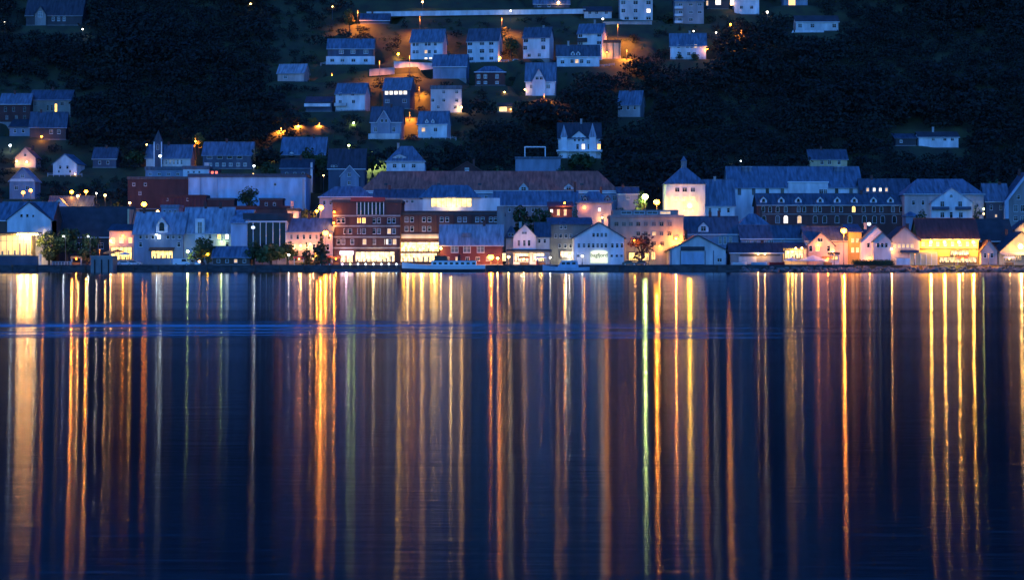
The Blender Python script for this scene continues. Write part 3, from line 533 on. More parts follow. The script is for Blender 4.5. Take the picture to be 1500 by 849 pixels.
def lantern(c):
    lx = c['lx'](1004); z = c['h'] + c['rh']; y = c['d']/2
    m = MB(); m.box(lx-.9, lx+.9, y-.9, y+.9, z-1.2, z+1.6); m.add([(lx-1.1,y-1.1,z+1.62),(lx+1.1,y-1.1,z+1.62),(lx+1.1,y+1.1,z+1.62),(lx-1.1,y+1.1,z+1.62),(lx,y,z+3.4)], [(3,2,1,0),(0,1,4),(1,2,4),(2,3,4),(3,0,4)])
    m.build('roof_lantern', 'slate', c['roof'])
house('white_tower_house', 'square white tower house with a pyramid roof and one fierce lamp', 975, 1033, 270, 243, 690, 13, 'pyramid', 'white', 'slate', wins=[(278,[992,1003,1015],7,6.5),(291,[991,1003,1015],7,6,'shopdim'),(307,[1003,1015],6,6,'shopdim')], lamps=[(1010,301,'yel',2100,.9,.9)], extra=lantern, cat='tower')
house('link_building', 'lower white link wing with a big blue roof beside the tower', 1033, 1076, 300, 264, 694, 12, 'side', 'white', 'slate', wins=[(308,[1040,1054,1067],4.5,7)])
def school(c):
    for p in (1097, 1233):
        fbox(c, 'roof_vent', p-7, p+7, 244, 257, 6, 10, 'slate', c['roof'])
        fbox(c, 'vent_cap', p-8, p+8, 243, 244, 5.6, 10.4, 'sheet', c['roof'])
    fbox(c, 'white_bay', 1154, 1212, 267.5, 290, -1.5, -.003, 'white'); fbox(c, 'bay_edge', 1153, 1213, 266, 268, -1.9, -.003, 'trim')
    window(c['root'], c['lx'](1202), -1.503, c['lz'](281), 1.5, 1.7); window(c['root'], c['lx'](1208), -1.503, c['lz'](281), 1.3, 1.7); fbox(c, 'downpipe', 1155, 1157, 270, 290, -1.75, -1.503, 'white')
house('white_school', 'large white building with two boxy roof vents and arched windows', 1068, 1262, 274, 245, 716, 16, 'side', 'white', 'slate', wins=[(281,[1083,1104,1124,1146,1225.5,1246.5],6,10,'glass','arch')], extra=school, cat='school')
def arches(c):
    fbox(c, 'string_course', 1112, 1330, 313, 314.4, -.25, -.003, 'stone')
house('brick_terrace', 'long dark brick terrace with a mansard roof and arched dormers', 1110, 1331, 300, 284.5, 692, 12, 'side', 'brick', 'slate', dorm=[(p,10,298,288,'trim','glass','arch') for p in (1119,1145,1170,1202,1227,1252,1280,1305)],
      wins=[(307,[1118,1128,1139,1151,1170,1178,1194,1201,1220,1232,1250.5,1265,1280,1291,1308,1320],5,8,{10:'lityellow'},'arch'),(322,[1119,1139,1151,1171,1194,1208,1226,1245,1266,1281,1293,1310],6.5,10,{2:'litwhite'},'arch')], extra=arches, cat='terrace')
house('attic_house', 'blue roofed house with four small lit attic windows above the terrace', 1262, 1335, 287, 263, 708, 12, 'side', 'stone', 'slate', dorm=[(p,8,282,271,'slate',l) for p, l in ((1272,'litdim'),(1281.5,'litwhite'),(1290.5,'litwhite'),(1299.5,'litdim'))])
house('pale_pink_house', 'large pale pink house with a blue hip roof and balconied front gable', 1325, 1441, 286, 262, 688, 14, 'hip', 'pink', 'slate', wins=[(297,[1338,1352],5,7)], cat='house',
      extra=lambda c: (gable_front(c, 1362, 1422, 297, 276, 2.5, 'white', 'sheet', wins=[(1378,299,6,8,'glass','cross'),(1404,299,6,8,'glass','cross'),(1391,288,5,4,'glasspale','arch'),(1378,315,6,8,'glass','cross'),(1391,315,5,9,'glass','cross'),(1405,315,6,8,'glass','cross')]),
                       [fbox(c, 'balcony', a, b, 303, 307.5, -4., -2.504, 'navy') for a, b in ((1363,1387),(1397,1419))]))
house('garden_hut', 'small blue pyramid roofed hut beside the pale pink house', 1327, 1344, 317, 310, 670, 5, 'pyramid', 'bluegrey', 'slate', cat='hut')
house('blue_roof_cottage', 'dark cottage with a plain blue roof beside the stepped gable', 1444, 1478, 294, 270, 690, 10, 'side', 'navy', 'slate', wins=[(304,[1452,1466],4,7),(316,[1459],3,4,'litdim')])
house('stepped_gable_house', 'grey stone house with pale raised gable edges at the terrace end', 1475, 1540, 297, 252, 684, 13, 'gable', 'stone', 'slatemid', wins=[(289,[1492],5,6),(305,[1488,1498],6,10),(320,[1488,1498],6,7)], chim=[(1500,1.)],
      extra=lambda c: [c and fbox(c, 'edge_pier', 1471, 1477, 294, 325, -.6, .6, 'lightblue'), ] and [(lambda m: (m.slab([(c['lx'](1471),-.7,c['lz'](296)),(c['lx'](1505),-.7,c['lz'](251)),(c['lx'](1505),.5,c['lz'](251)),(c['lx'](1471),.5,c['lz'](296))], 1.2), m.build('gable_edge', 'lightblue', c['root'])))(MB())])
# ------------------------------------------------------------------ the hillside
def HH(name, label, x0, x1, eave, ridge, base, d=9, **k):
    return house(name, label, x0, x1, eave, ridge, Yof(base), d, base=base, **k)
def chapel(c):
    lx, lz = c['lx'], c['lz']
    a, b = lx(226), lx(238); m = MB(); m.box(a, b, -1.2, 1.6, 0, lz(208)); x = (a+b)/2
    m.add([(a-.2,-1.4,lz(208)+.01),(b+.2,-1.4,lz(208)+.01),(b+.2,1.8,lz(208)+.01),(a-.2,1.8,lz(208)+.01),(x,.2,lz(190))], [(3,2,1,0),(0,1,4),(1,2,4),(2,3,4),(3,0,4)], 1); t = m.build('tower', ['navy', 'slatedark'], c['root'])
    for p in (226.6, 237.4): m = MB(); m.box(lx(p)-.22, lx(p)+.22, -1.3, -1.203, 0, lz(208)); m.build('corner_board', 'trim', t)
    window(c['root'], x, -1.203, lz(216), 1., 2., 'glass', 'arch')
HH('chapel', 'small blue roofed chapel with a slim white cornered tower and spire', 214, 279, 231, 213, 245, 10, wall='offwhite', wins=[(237.5,(238,266,6),3,7,'glasspale')], extra=chapel, cat='chapel')
HH('long_house', 'long blue roofed house with a row of rounded dormer windows', 297, 369, 227, 209, 248, 12, wall='navy', dorm=[(p,9,235.5,228.5,'offwhite','glass','arch') for p in ()], wins=[(230.5,[307,322,336.5,351],8,5,{},'arch'),(241,[308,318,328,338,349,359],5,5,'glasspale')])
HH('white_edged_house', 'dark house with white corner boards above the white hall', 411, 458, 246, 234, 283, 10, wall='navy', rmat='slatedark', extra=lambda c: (fbox(c, 'corner_board', 455, 458, 238, 282, -.3, -.003, 'white'), fbox(c, 'white_annex', 440, 455, 262, 281, -3, -.003, 'white')), wins=[(256,[420,432,444],4,7)])
HH('wide_roof_house', 'house with a wide steep blue roof and one small white roof window', 412, 476, 226, 202, 238, 14, wall='dark', dorm=[(427,9,229,222,'white','glasspale')])
HH('small_white_house', 'bright white gabled house standing alone on the dark left slope', 77, 113, 240, 226, 257, 9, roof='gable', wall='white', yaw=-8, wins=[(245,[88,99],4,5),(251,[86,103],3,4)], lamps=[(112,255,'warm',90,.2)])
HH('lamp_gable_house', 'pinkish gabled house with two warm lamps beneath its gable', 22, 52, 231, 216, 246, 9, roof='gable', wall='pink', rmat='slatemid', lamps=[(25.5,236,'warm',900,.36),(40,237,'warm',900,.36)], wins=[(227,[37],4,4)])
HH('white_peak_house', 'dark bodied house with a bright white triangular gable', 14, 51, 265, 246, 292, 9, roof='gable', wall='bluegrey', wins=[(258,[33],5,5,'glasspale'),(275,[24,40],5,6)], rmat='sheet', extra=lambda c: fbox(c, 'gable_board', 15, 50, 262, 266, -.3, -.003, 'white'))
HH('red_gable_house', 'dark red house with white roof edges high on the left slope', 0, 44, 152, 138, 180, 9, wall='darkred', wins=[(160,[8,20,36],4,7,'glass','cross'),(172,[10,24,36],4,6)], frame='grey', rmat='slate')
HH('lit_stair_house', 'greenish house with one tall glowing yellow window under a blue roof', 44, 103, 146, 133, 172, 11, frame='grey', rmat='slatemid', wall='olive', wins=[(152,[53],6,6,'glasspale'),(158,[70,76],3,8),(160,[82],3.5,16,'lityellow'),(152,[91],5,5,'glass')])
HH('pale_roof_house', 'low house with a purplish roof in front of the yellow window house', 44, 96, 186, 165, 205, 12, wall='dark', rmat='slate', yaw=6, wins=[(193,[75,86],5,6)])
HH('shed_house', 'dim shed with pale boards below the dark red house', 14, 46, 186, 176, 200, 8, wall='bluegrey', rmat='slatedark', roof='shed', wins=[(192,[22,34],4,5)])
HH('dim_house', 'dim blue roofed house nearly lost in the black wood', 136, 170, 232, 217, 246, 9, wall='navy', rmat='slate', wins=[(238,[146,158],4,5)])
HH('mountain_lodge', 'misty blue lodge with a huge roof at the top corner of the hill', 38, 120, 22, -6, 38, 14, wall='dark', rmat='slatedark', extra=lambda c: gable_front(c, 52, 68, 22, 10, 1.2, 'stone', 'slatedark', wins=[(60,22,7,8,'glasspale','cross')]), wins=[(28,[78,86,94],4,6)])
HH('long_bungalow', 'long bungalow with dark upper boards over a white ground floor', 480, 547, 71, 58, 95, 9, wall='navy', wins=[(76,[500,517,536],7,5,'glasspale'),(89,[487,502,518,536],6,5,'glass','arch')], extra=lambda c: (fbox(c, 'white_storey', 478, 549, 83, 95, -1.2, -.003, 'white'), [window(c['root'], c['lx'](p), -1.203, c['lz'](89), 1.8, 1.4) for p in (487, 502, 518, 536)]))
HH('garage_hut', 'pale pink hut with a light slanting metal roof at the road end', 406, 446, 107, 95, 120, 8, wall='pink', rmat='sheet', yaw=-10, wins=[(113,[418],5,5)])
HH('white_block_house', 'white two storey house with twin window rows above the lit retaining wall', 601, 649, 61, 44, 88, 9, wall='white', yaw=-10, wins=[(65,[606,611,624,629,638],4.5,5),(76,[606,611,624,629,638],4.5,5),(86.5,[624,631,639],4.5,4.5,'litwhite')])
HH('blue_barn', 'big unlit blue barn below the white two storey house', 634, 683, 97, 81, 116, 10, wall='bluegrey', rmat='slate', yaw=-6, cat='barn')
HH('orange_washed_house', 'white house whose lower storey is washed orange by a lamp', 684, 730, 60, 43, 92, 9, wall='white', yaw=-12, wins=[(63.5,[688,706,720],7,6),(75,[688,706,720],7,6),(86,[690,706,720],6,5)])
HH('balcony_house', 'white house with dark corner balconies left of the low white bungalow', 766, 805, 55, 41, 87, 10, wall='white', yaw=-12, wins=[(59,[770,796],7,6),(70,[769,796],6,6),(81,[775,790],5,5)])
HH('tall_lit_house', 'tall white house with its side lit orange by a carport lamp', 846, 882, 49, 36, 90, 10, wall='white', yaw=-14, wins=[(52,[850,878],6,5),(63,[850,878],7,5)], chim=[868], extra=lambda c: balcony(c, 846, 860, 56, 61, 'dark'))
HH('low_white_bungalow', 'low wide white bungalow with a blue roof and two small dormers', 816, 878, 82, 67, 99, 9, wall='white', wins=[(91,[824,862],6,5),(90,[838,845,852],5,6,{1:'litdim'})], dorm=[(839,6,82,75,'white','glass'),(847,6,82,75,'white','glass')], chim=[833])
HH('hip_roof_villa', 'dark red villa with a low hipped blue roof and white windows', 696, 740, 107, 97, 126, 10, roof='hip', wall='darkred', wins=[(112,[701,711,728],5,6,'glasspale'),(121,[701,711,728],5,4,'glasspale')])
HH('dormer_cottage', 'white cottage with a steep front gable glowing orange at its foot', 770, 813, 118, 93, 141, 10, wall='white', extra=lambda c: gable_front(c, 780, 799, 119, 101, 1., 'white', 'slate', wins=[(787,115,5,5,'glass','cross'),(793,115,5,5,'glass','cross')]), wins=[(127,[779,803],6,6,'glasspale')], lamps=[(769,131,'warm',260,.3)], yaw=-4)
HH('window_row_house', 'dark house with a full row of lit windows under its blue roof', 561, 601, 131, 115, 160, 9, wall='navy', yaw=-10, wins=[(136,[566,573,580,587,594],5.5,5.5,'litwhite'),(148,[567,593],6,5)])
HH('square_white_house', 'boxy pale house with scattered small windows and an orange side lamp', 631, 676, 131, 128, 166, 9, roof='flat', wall='offwhite', rmat='slate', wins=[(135,[650,669],4.5,5),(147,[634,650,669],4.5,5),(157,[642,667],4.5,5)], lamps=[(676,157,'warm',1300,.4)])
HH('porch_house', 'white house with a covered porch beside the low terrace', 491, 535, 137, 123, 163, 9, wall='white', yaw=-10, wins=[(138,[498,517],5,5),(149,[498,518],5,5)], extra=lambda c: balcony(c, 490, 508, 151, 155, 'offwhite'))
HH('terrace_hut', 'low dim house with a white terrace rail left of the porch house', 448, 486, 150, 143, 164, 7, wall='navy', rmat='slatedark', roof='shed', extra=lambda c: balcony(c, 446, 484, 152, 156, 'white'))
HH('blue_gable_house', 'dark blue house with white gable trim and one bright window', 543, 588, 178, 157, 205, 10, wall='bluegrey', yaw=-4, extra=lambda c: (gable_front(c, 553, 572, 178, 163, .7, 'bluegrey', 'trim', wins=[(560,177,4,5,'glass','cross'),(566,177,4,5,'glass','cross')]), fbox(c, 'white_base', 540, 586, 196, 204, -1.5, -.003, 'offwhite')), wins=[(190,[550,557.5,567,577],5,7,{1:'litwhite'})])
HH('square_dormer_house', 'white house with two little roof dormers below the boxy pale house', 612, 655, 181, 164, 203, 9, wall='white', yaw=-8, wins=[(190,[620,638],5.5,6)], dorm=[(625,5,181,174,'white','glasspale'),(634,5,181,174,'white','glasspale')])
HH('faint_house', 'faint grey house alone on the dark slope above the white villa', 905, 938, 153, 134, 172, 10, wall='grey', rmat='slate', yaw=-14, wins=[(158,[910,920,930],4,6)])
HH('apartment_house', 'pale three storey apartment house at the top of the hill', 908, 956, -3, -10, 31, 11, wall='offwhite', wins=[(4,[913,931,950],7,6),(16,[913,931,950],6,6,{2:'litwhite'}),(27,[918,931,950],7,5)])
HH('balcony_apartments', 'apartment house with white balconies beside the three storey one', 989, 1031, 2, -8, 36, 11, wall='grey', wins=[(7,[997,1012,1025],6,4),(18,[997,1012,1025],6,4),(29,[996,1012],6,5)], extra=lambda c: [balcony(c, 988, 1000, a, a+3, 'white') for a in (10, 21, 31)])
HH('bright_window_house', 'white house at the top edge beside brightly lit windows', 1076, 1112, -4, -16, 22, 9, wall='white', wins=[(11,[1086,1101],5,5),(4,[1072.5],6,8,'litwhite')], lamps=[(1071,6,'warm',200,.4)])
HH('glowing_house', 'dark house with a blazing white doorway at the top edge', 1036, 1068, -2, -10, 14, 8, wall='dark', rmat='slatedark', wins=[(3,[1052],8,9,'litwhite'),(5,[1036],3,7,'litdim')])
HH('ridge_house', 'small blue house with a glowing window at the very top edge', 1148, 1183, -2, -12, 9, 8, wall='bluegrey', rmat='slate', wins=[(4,[1160],10,8,'lit')])
HH('slope_house', 'white house with a broad blue roof beside the orange lit bank', 982, 1034, 67, 50, 88, 10, wall='white', yaw=-4, wins=[(68,[994,1007,1013,1019],4,5),(79,[1009,1017],5,5)], lamps=[(1036,72,'na',800,.2)])
HH('dim_white_house', 'dim white house with a sloping terrace wall near the black wood', 1166, 1228, 32, 24, 46, 9, wall='offwhite', rmat='dark', wins=[(38,[1172,1190,1222],6,6)], extra=lambda c: fbox(c, 'terrace_wall', 1158, 1205, 46, 50, -4, -.003, 'white'))
HH('yellow_hill_house', 'yellowish house with a flat blue roof above the white school', 1186, 1241, 233, 220, 250, 10, wall='cream', rmat='slate', wins=[(238,[1204,1215,1229],5,6)], pad=True)
HH('lone_white_house', 'long low white house alone on the black hillside', 1346, 1404, 201, 194, 217, 9, wall='white', rmat='dark', wins=[(204,[1367,1384,1395],5,5)], chim=[(1370,1.8)])
HH('hill_shed', 'small dark shed with white edges beside the lone white house', 1312, 1342, 203, 197, 214, 7, wall='dark', rmat='slatemid', wins=[(207,[1320],4,4,'glasspale')], roof='shed', cat='shed')
HH('dark_roof_barn', 'unlit blue roofed barn below the lit end of the road wall', 528, 570, 30, 21, 36, 9, wall='navy', rmat='slate', cat='barn')
HH('low_roadside_house', 'low white house by the road at the end of the long wall', 856, 896, 17, 11, 28, 8, wall='offwhite', rmat='dark', wins=[(19,[864,874,888],5,4)], roof='shed')
HH('top_edge_house', 'blue roofed house with a glowing porch behind the long road wall', 782, 834, 6, -4, 13, 9, wall='navy', rmat='slate', wins=[(8,[790,804],5,5)], lamps=[(818,4,'warm',400,.6)])
def carport(c): 
    for p in (889, 898, 907): fbox(c, 'post', p-.5, p+.5, 63, 86, -.2, .2, 'timber')
    fbox(c, 'back_panel', 880, 893, 64, 88, .5, .9, 'white')
HH('carport', 'open carport glowing orange beside the tall white house', 884, 909, 63, 61, 87, 6, roof='flat', wall='cream', rmat='timber', extra=carport, cat='carport', lamps=[(889,77,'na',1500,.3,1.2,False)])
HH('lit_garage', 'small garage with a glowing yellow opening below the hip roofed villa', 729, 750, 156, 152, 165, 5, roof='flat', wall='yellow', rmat='dark', wins=[(160,[737],11,7,'shopyellow')], lamps=[(748,160,'warm',150,.2)], cat='garage')
# ------------------------------------------------------------------ terrain: one sheet from the fjord bed to the mountain
def hz(x, y):
    z = prof(y)
    if y > 705:
        k = min(1, (y - 705) / 60); z += k * (noise.noise(Vector((x*.012, y*.012, 3))) * 2.6 + noise.noise(Vector((x*.05, y*.05, 7))) * .8)
    if y > 960: z += (y - 960) * .09 * noise.noise(Vector((x*.004, y*.004, 1)))
    for px, py, hw, hd, pz in PADS:
        dx = max(0, abs(x - px) - hw); dy = max(0, abs(y - py) - hd)
        if dx < 5 and dy < 5:
            t = max(0, 1 - math.hypot(dx, dy) / 5); t = t*t*(3-2*t); z = z*(1-t) + pz*t
    return z
xs = [-1500,-1100,-800,-600,-450,-380,-340] + [-310 + 2.5*i for i in range(249)] + [340,380,450,600,800,1100,1500]
ys = [540,580,596,598,599.5] + [601 + 2.5*i for i in range(145)] + [970,990,1020,1060,1120,1200,1300,1450,1650,1900]
HT = {}
vs = [(x, y, hz(x, y)) for y in ys for x in xs]; nx = len(xs)
m = MB(); m.v = vs; m.f = [(j*nx+i, j*nx+i+1, (j+1)*nx+i+1, (j+1)*nx+i) for j in range(len(ys)-1) for i in range(nx-1)]; m.m = [0]*len(m.f)
t = m.build('terrain', 'land'); structure(t)
for p in t.data.polygons: p.use_smooth = True
def ground(x, y): return hz(x, y)
m = MB(); m.box(-420, 100, 598.6, 600.6, -3, 1.95); m.box(-420, 100, 598.45, 598.6, 1.6, 2.02); structure(m.build('quay', 'quaystone'))
m = MB(); m.add([(-420,600.6,1.90),(100,600.6,1.90),(100,612,2.0),(-420,612,2.0)], [(0,1,2,3)]); m.add([(100.01,600.2,1.93),(420,600.2,1.93),(420,612,2.0),(100.01,612,2.0)], [(0,1,2,3)]); structure(m.build('promenade_road', 'asphalt'))
ripple_rocks()
# roads on the slope, laid on the ground
def hillroad(pts, wid, name='hill_road'):
    m = MB(); P = []
    for (x, y) in pts: P.append((x, y))
    n = len(P); L = []
    for (x, y) in P:
        z = max(ground(x, y - wid/2), ground(x, y + wid/2), ground(x, y)) + .12; L += [(x, y - wid/2, z), (x, y + wid/2, z)]
    m.add(L, [(2*i, 2*i+2, 2*i+3, 2*i+1) for i in range(n-1)]); k = [(x, y - .4, z - 3) for x, y, z in L[::2]]; m.add(L[::2] + k, [(i, i+1, n+i+1, n+i) for i in range(n-1)], 1); structure(m.build(name, ['asphalt', 'land']))
def roadpx(p0, p1, y0, y1, n=26): return [(X(p0 + (p1-p0)*i/n, Yof(y0 + (y1-y0)*i/n)), Yof(y0 + (y1-y0)*i/n)) for i in range(n+1)]
hillroad(roadpx(520, 1040, 16.5, 13.5), 4); hillroad(roadpx(400, 640, 120, 101), 4)
# walls along the hill roads
def longwall(label, x0, y0t, y0b, x1, y1t, y1b, mk, n=16, name='retaining_wall', Yofs=0):
    Y0 = Yof((y0b + y1b)/2) + Yofs; o = thing(name, label, 'wall', (X((x0+x1)/2, Y0), Y0, 0))
    m = MB(); ox = X((x0+x1)/2, Y0); BOXES.append((x0, x1, min(y0t, y1t) - 1, max(y0b, y1b) + 1, Y0))
    m.prism([(X(x0,Y0)-ox, Z(y0b,Y0)-.8), (X(x0,Y0)-ox, Z(y0t,Y0)), (X(x1,Y0)-ox, Z(y1t,Y0)), (X(x1,Y0)-ox, Z(y1b,Y0)-.8)], 0, .5, 'y'); m.build('wall_body', mk, o)
    m = MB(); m.slab([(X(x0,Y0)-ox, -.1, Z(y0t,Y0)+.14), (X(x1,Y0)-ox, -.1, Z(y1t,Y0)+.14), (X(x1,Y0)-ox, .6, Z(y1t,Y0)+.14), (X(x0,Y0)-ox, .6, Z(y0t,Y0)+.14)], .13); m.build('coping', 'concrete', o); return o
longwall('very long white wall along the upper hill road', 537, 17.6, 22, 858, 13.4, 17.6, 'white', Yofs=-3)
longwall('orange lit retaining wall below the white two storey house', 577, 90, 104, 640, 93, 98, 'offwhite', Yofs=-3)
longwall('low lit roadside wall at the lower left of the retaining wall', 541, 102, 109, 578, 99, 106, 'concrete', Yofs=-4)
longwall('pale wall at the foot of the apartment houses', 884, 32.5, 35, 955, 31.5, 34, 'concrete', Yofs=-4)
# quay furniture
o = thing('quay_fence', 'dark solid fence along the quay before the glowing cream shop', 'fence', (X(14, 602), 601.5, 1.95))
m = MB(); m.box(-9.5, 8.6, 0, .15, 0, 2.6); m.build('panel', 'navy', o); m = MB(); m.box(-9.5, 8.6, -.08, .22, 2.602, 2.72); m.build('cap_rail', 'timber', o)
o = thing('marker_post', 'thick white post standing at the end of the dark quay fence', 'post', (X(59, 601), 601, 1.95))
m = MB(); m.tube((0,0,-.3), (0,0,3.1), .35, .33, 12); m.build('shaft', 'white', o); m = MB(); m.tube((0,0,3.1), (0,0,3.3), .42, .3, 12); m.build('cap', 'steel', o)
o = thing('quay_railing', 'low white railing on the quay by the dark trees', 'railing', (X(90, 601), 600.8, 1.95))
m = MB(); m.box(-2.7, 2.7, -.04, .04, .95, 1.05); m.box(-2.7, 2.7, -.03, .03, .45, .53); m.build('rail', 'trim', o)
for i in range(7): m = MB(); m.box(-.05, .05, -.05, .05, -.3, .945); m.build('post', 'trim', o, (-2.6 + i*.866, .1, 0))
o = thing('pier_block', 'big grey concrete block jutting from the quay into the water', 'pier', (X(151, 594), 592, 0))
m = MB(); m.box(-3.2, 3.2, 0, 6.5, -3, 4.4); m.build('block', 'stone', o); m = MB(); m.box(-3.35, 3.35, -.15, 6.5, 4.402, 4.7); m.build('coping', 'concrete', o)
for s in (-2, 0, 2): m = MB(); m.tube((s,-.25,-2), (s,-.25,3.6), .18, n=8); m.build('fender', 'rubber', o)
o = thing('floating_pier', 'long low dark pier with a row of eight bright lights', 'pier', (X(536, 592), 590, 0))
m = MB(); m.box(-9.9, 9.9, 0, 6, -.8, .9); m.build('pontoon', 'navy', o); m = MB(); m.box(-10.1, 10.1, -.15, 6.1, .902, 1.08); m.build('deck', 'timber', o)
for i, p in enumerate((502, 513.5, 525, 536, 547.5, 559, 570, 581)):
    m = MB(); m.tube((0,0,1.08), (0,0,2.1), .06, n=6); m.ball((0,0,2.3), .3, n=10, m=6, mi=1); m.build('deck_light', ['metal', 'bulblow_green' if i == 1 else ('bulblow_pink' if i == 0 else 'bulblow_cool')], o, (X(p, 592) - X(536, 592), .6, 0))
    point(o, (X(p, 592) - X(536, 592), .2, 1.75), LAMPC['pink' if i == 0 else 'green' if i == 1 else 'cool'], 22 * PW, .2)
# boats
o = thing('passenger_boat', 'long white passenger boat moored before the red house', 'boat', (X(650, 592), 591, 0), 180)
m = MB(); hull(m, 24, 5, 1.9, sheer=.5); m.build('hull', 'whitepaint', o)
m = MB(); hull(m, 24.05, 5.05, .85, sheer=.3); m.build('boot_stripe', 'dark', o)
m = MB(); m.box(-9.5, 3.5, -1.9, 1.9, 1.9, 3.15); c = m.build('cabin', 'whitepaint', o)
for i in range(8): m = MB(); m.box(-.45, .45, 1.903, 1.96, 2.2, 2.8); m.build('porthole', 'glass', c, (-8.7 + i*1.6, 0, 0))
m = MB(); m.box(-9.9, 3.9, -2.1, 2.1, 3.152, 3.3); m.build('cabin_roof', 'lightblue', o); m = MB(); m.box(-1, 2.6, -1.4, 1.4, 3.302, 4.7); m.build('wheelhouse', 'brown', o)
m = MB(); m.tube((-4.5,0,3.3), (-4.5,0,5), .5, .42, 12); m.build('funnel', 'darkred', o); m = MB(); m.tube((4.6,0,1.5), (4.6,0,7), .07, .04, 6); m.build('mast', 'metal', o)
o = thing('motor_boat', 'blue white motor boat with a tall cabin before the glowing sign', 'boat', (X(829, 592), 591, 0), 180)
m = MB(); hull(m, 13.5, 4.2, 1.35, sheer=.6); m.build('hull', 'lightblue', o); m = MB(); hull(m, 13.55, 4.25, .4, sheer=.1); m.build('boot_stripe', 'navy', o)
m = MB(); m.prism([(-3.6,1.3),(-3.3,3.2),(1.2,3.2),(2.6,1.3)], -1.5, 1.5, 'y'); c = m.build('cabin', 'lightblue', o)
for x in (-2.2, -.6, .8): m = MB(); m.box(-.5, .5, 1.503, 1.55, 2.2, 2.8); m.build('cabin_window', 'glass', c, (x, 0, 0))
m = MB(); m.box(-3.6, 1.4, -1.7, 1.7, 3.202, 3.34); m.build('cabin_roof', 'whitepaint', o); m = MB(); m.tube((-3,0,3.3), (-3,0,5.6), .05, .03, 6); m.build('mast', 'metal', o)
m = MB(); m.tube((2.8,1.6,1.5), (6.3,.3,2.7), .04, n=6); m.build('bow_rail', 'steel', o)
o = thing('mooring_bollard', 'red and white mooring post between the two boats', 'post', (X(787, 599), 600, 1.9))
m = MB(); m.tube((0,0,-.4), (0,0,1.3), .32, .3, 12); m.build('shaft', 'redpaint', o); m = MB(); m.tube((0,0,1.3), (0,0,1.9), .33, .36, 12); m.build('cap', 'whitepaint', o)
# parasols, tents, hedge
def parasol(label, px, Y, hgt, rad, mk, cat='parasol', n=8):
    o = thing('parasol', label, cat, (X(px, Y), Y, prof(Y)))
    m = MB(); m.tube((0,0,-.1), (0,0,hgt), .05, n=8); m.build('pole', 'metal', o); m = MB(); m.tube((0,0,-.05), (0,0,.12), .4, n=12); m.build('base', 'concrete', o)
    m = MB(); top = (0,0,hgt); ring = [(rad*math.cos(2*math.pi*i/n), rad*math.sin(2*math.pi*i/n), hgt - rad*.36) for i in range(n)]; low = [(x, y, z-.25) for x, y, z in ring]
    m.add([top] + ring + low, [(0, 1+i, 1+(i+1) % n) for i in range(n)] + [(1+i, 1+n+i, 1+n+(i+1) % n, 1+(i+1) % n) for i in range(n)]); m.build('canopy', mk, o); return o
parasol('broad white parasol tent before the salmon house', 1191, 604, 3.1, 4.3, 'canvas'); parasol('smaller grey white parasol beside the broad white tent', 1159, 603.5, 2.4, 2.2, 'canvas')
parasol('orange cafe parasol beside the concrete pier block', 160, 606, 4.4, 1.9, 'canvasorange'); parasol('red cafe parasol nearest the black roofed warehouse', 172, 609, 4.8, 1.8, 'canvasred'); parasol('white cafe parasol above the parked pale car', 183, 607, 4., 1.7, 'canvas')
parasol('red market parasol by the taller conifer', 482, 605, 3., 1.9, 'canvasred'); parasol('orange parasol glowing under the dark tree crown', 405, 607, 5.6, 2.3, 'canvasorange')
o = thing('clipped_hedge', 'clipped dark hedge in front of the white gabled quay house', 'hedge', (X(1279, 603), 602.6, 1.9))
vv, ff = leafcloud([(x, .4, .9, .9, .6, .85) for x in np.arange(-5.6, 5.7, .8)], 1500, .22, 5); m = MB(); m.add(vv, ff); m.build('foliage', 'leaf', o); m = MB(); m.box(-5.8, 5.8, .2, .6, -.2, 1.2); m.build('stem', 'bark', o)
o = thing('garden_screen', 'white boarded screen glaring beneath the first floodlights', 'fence', (X(1352, 609), 608.2, 1.9))
m = MB(); m.box(-4.1, 4.1, 0, .2, -.1, 3.9); m.build('panel', 'cream', o)
for i in range(6): m = MB(); m.box(-.08, .08, -.08, -.003, 0, 3.35); m.build('post', 'trim', o, (-4 + i*1.6, 0, 0))
def stall(label, px, Y, mk, lit):
    o = thing('market_stall', label, 'stall', (X(px, Y), Y, prof(Y)), random.uniform(-8, 8))
    m = MB(); m.box(-1.3, 1.3, -.5, .5, .8, .9); m.box(-1.25, 1.25, -.45, .45, .1, .797); m.build('counter', 'timber', o)
    for i, (x, y) in enumerate(((-1.4,-.7),(1.4,-.7),(-1.4,.7),(1.4,.7))): m = MB(); m.box(x-.04, x+.04, y-.04, y+.04, -.1, 2.2); m.build('post', 'steel', o)
    m = MB(); m.prism([(-.95,2.1),(-.95,2.25),(0,2.75),(.95,2.25),(.95,2.1)], -1.6, 1.6, 'x'); m.build('canopy', mk, o)
    m = MB(); m.ball((0,-.3,1.95), .16, n=8, m=6); m.build('hanging_lamp', 'bulb_' + lit, o); point(o, (0,-1.1,1.7), LAMPC[lit], 420 * PW, .15); return o
stall('red canopied stall at the foot of the small conifer', 438, 604, 'canvasred', 'warm'); stall('white canopied stall between the two conifers', 459, 606, 'canvas', 'warm'); stall('orange canopied stall by the brick hotel corner', 492, 604, 'canvasorange', 'na')
stall('red canopied stall before the gabled shop', 768, 604.5, 'canvasred', 'warm'); stall('white stall before the low blue roofed shop wing', 793, 605.5, 'canvas', 'na'); stall('orange stall beside the broad white tent', 1212, 604, 'canvasorange', 'na'); stall('red stall under the last floodlights', 1410, 604.5, 'canvasred', 'yel')
stall('white stall below the bright cream gable', 1478, 604, 'canvas', 'warm'); stall('orange stall before the dark warehouse trees', 112, 605, 'canvasorange', 'na')
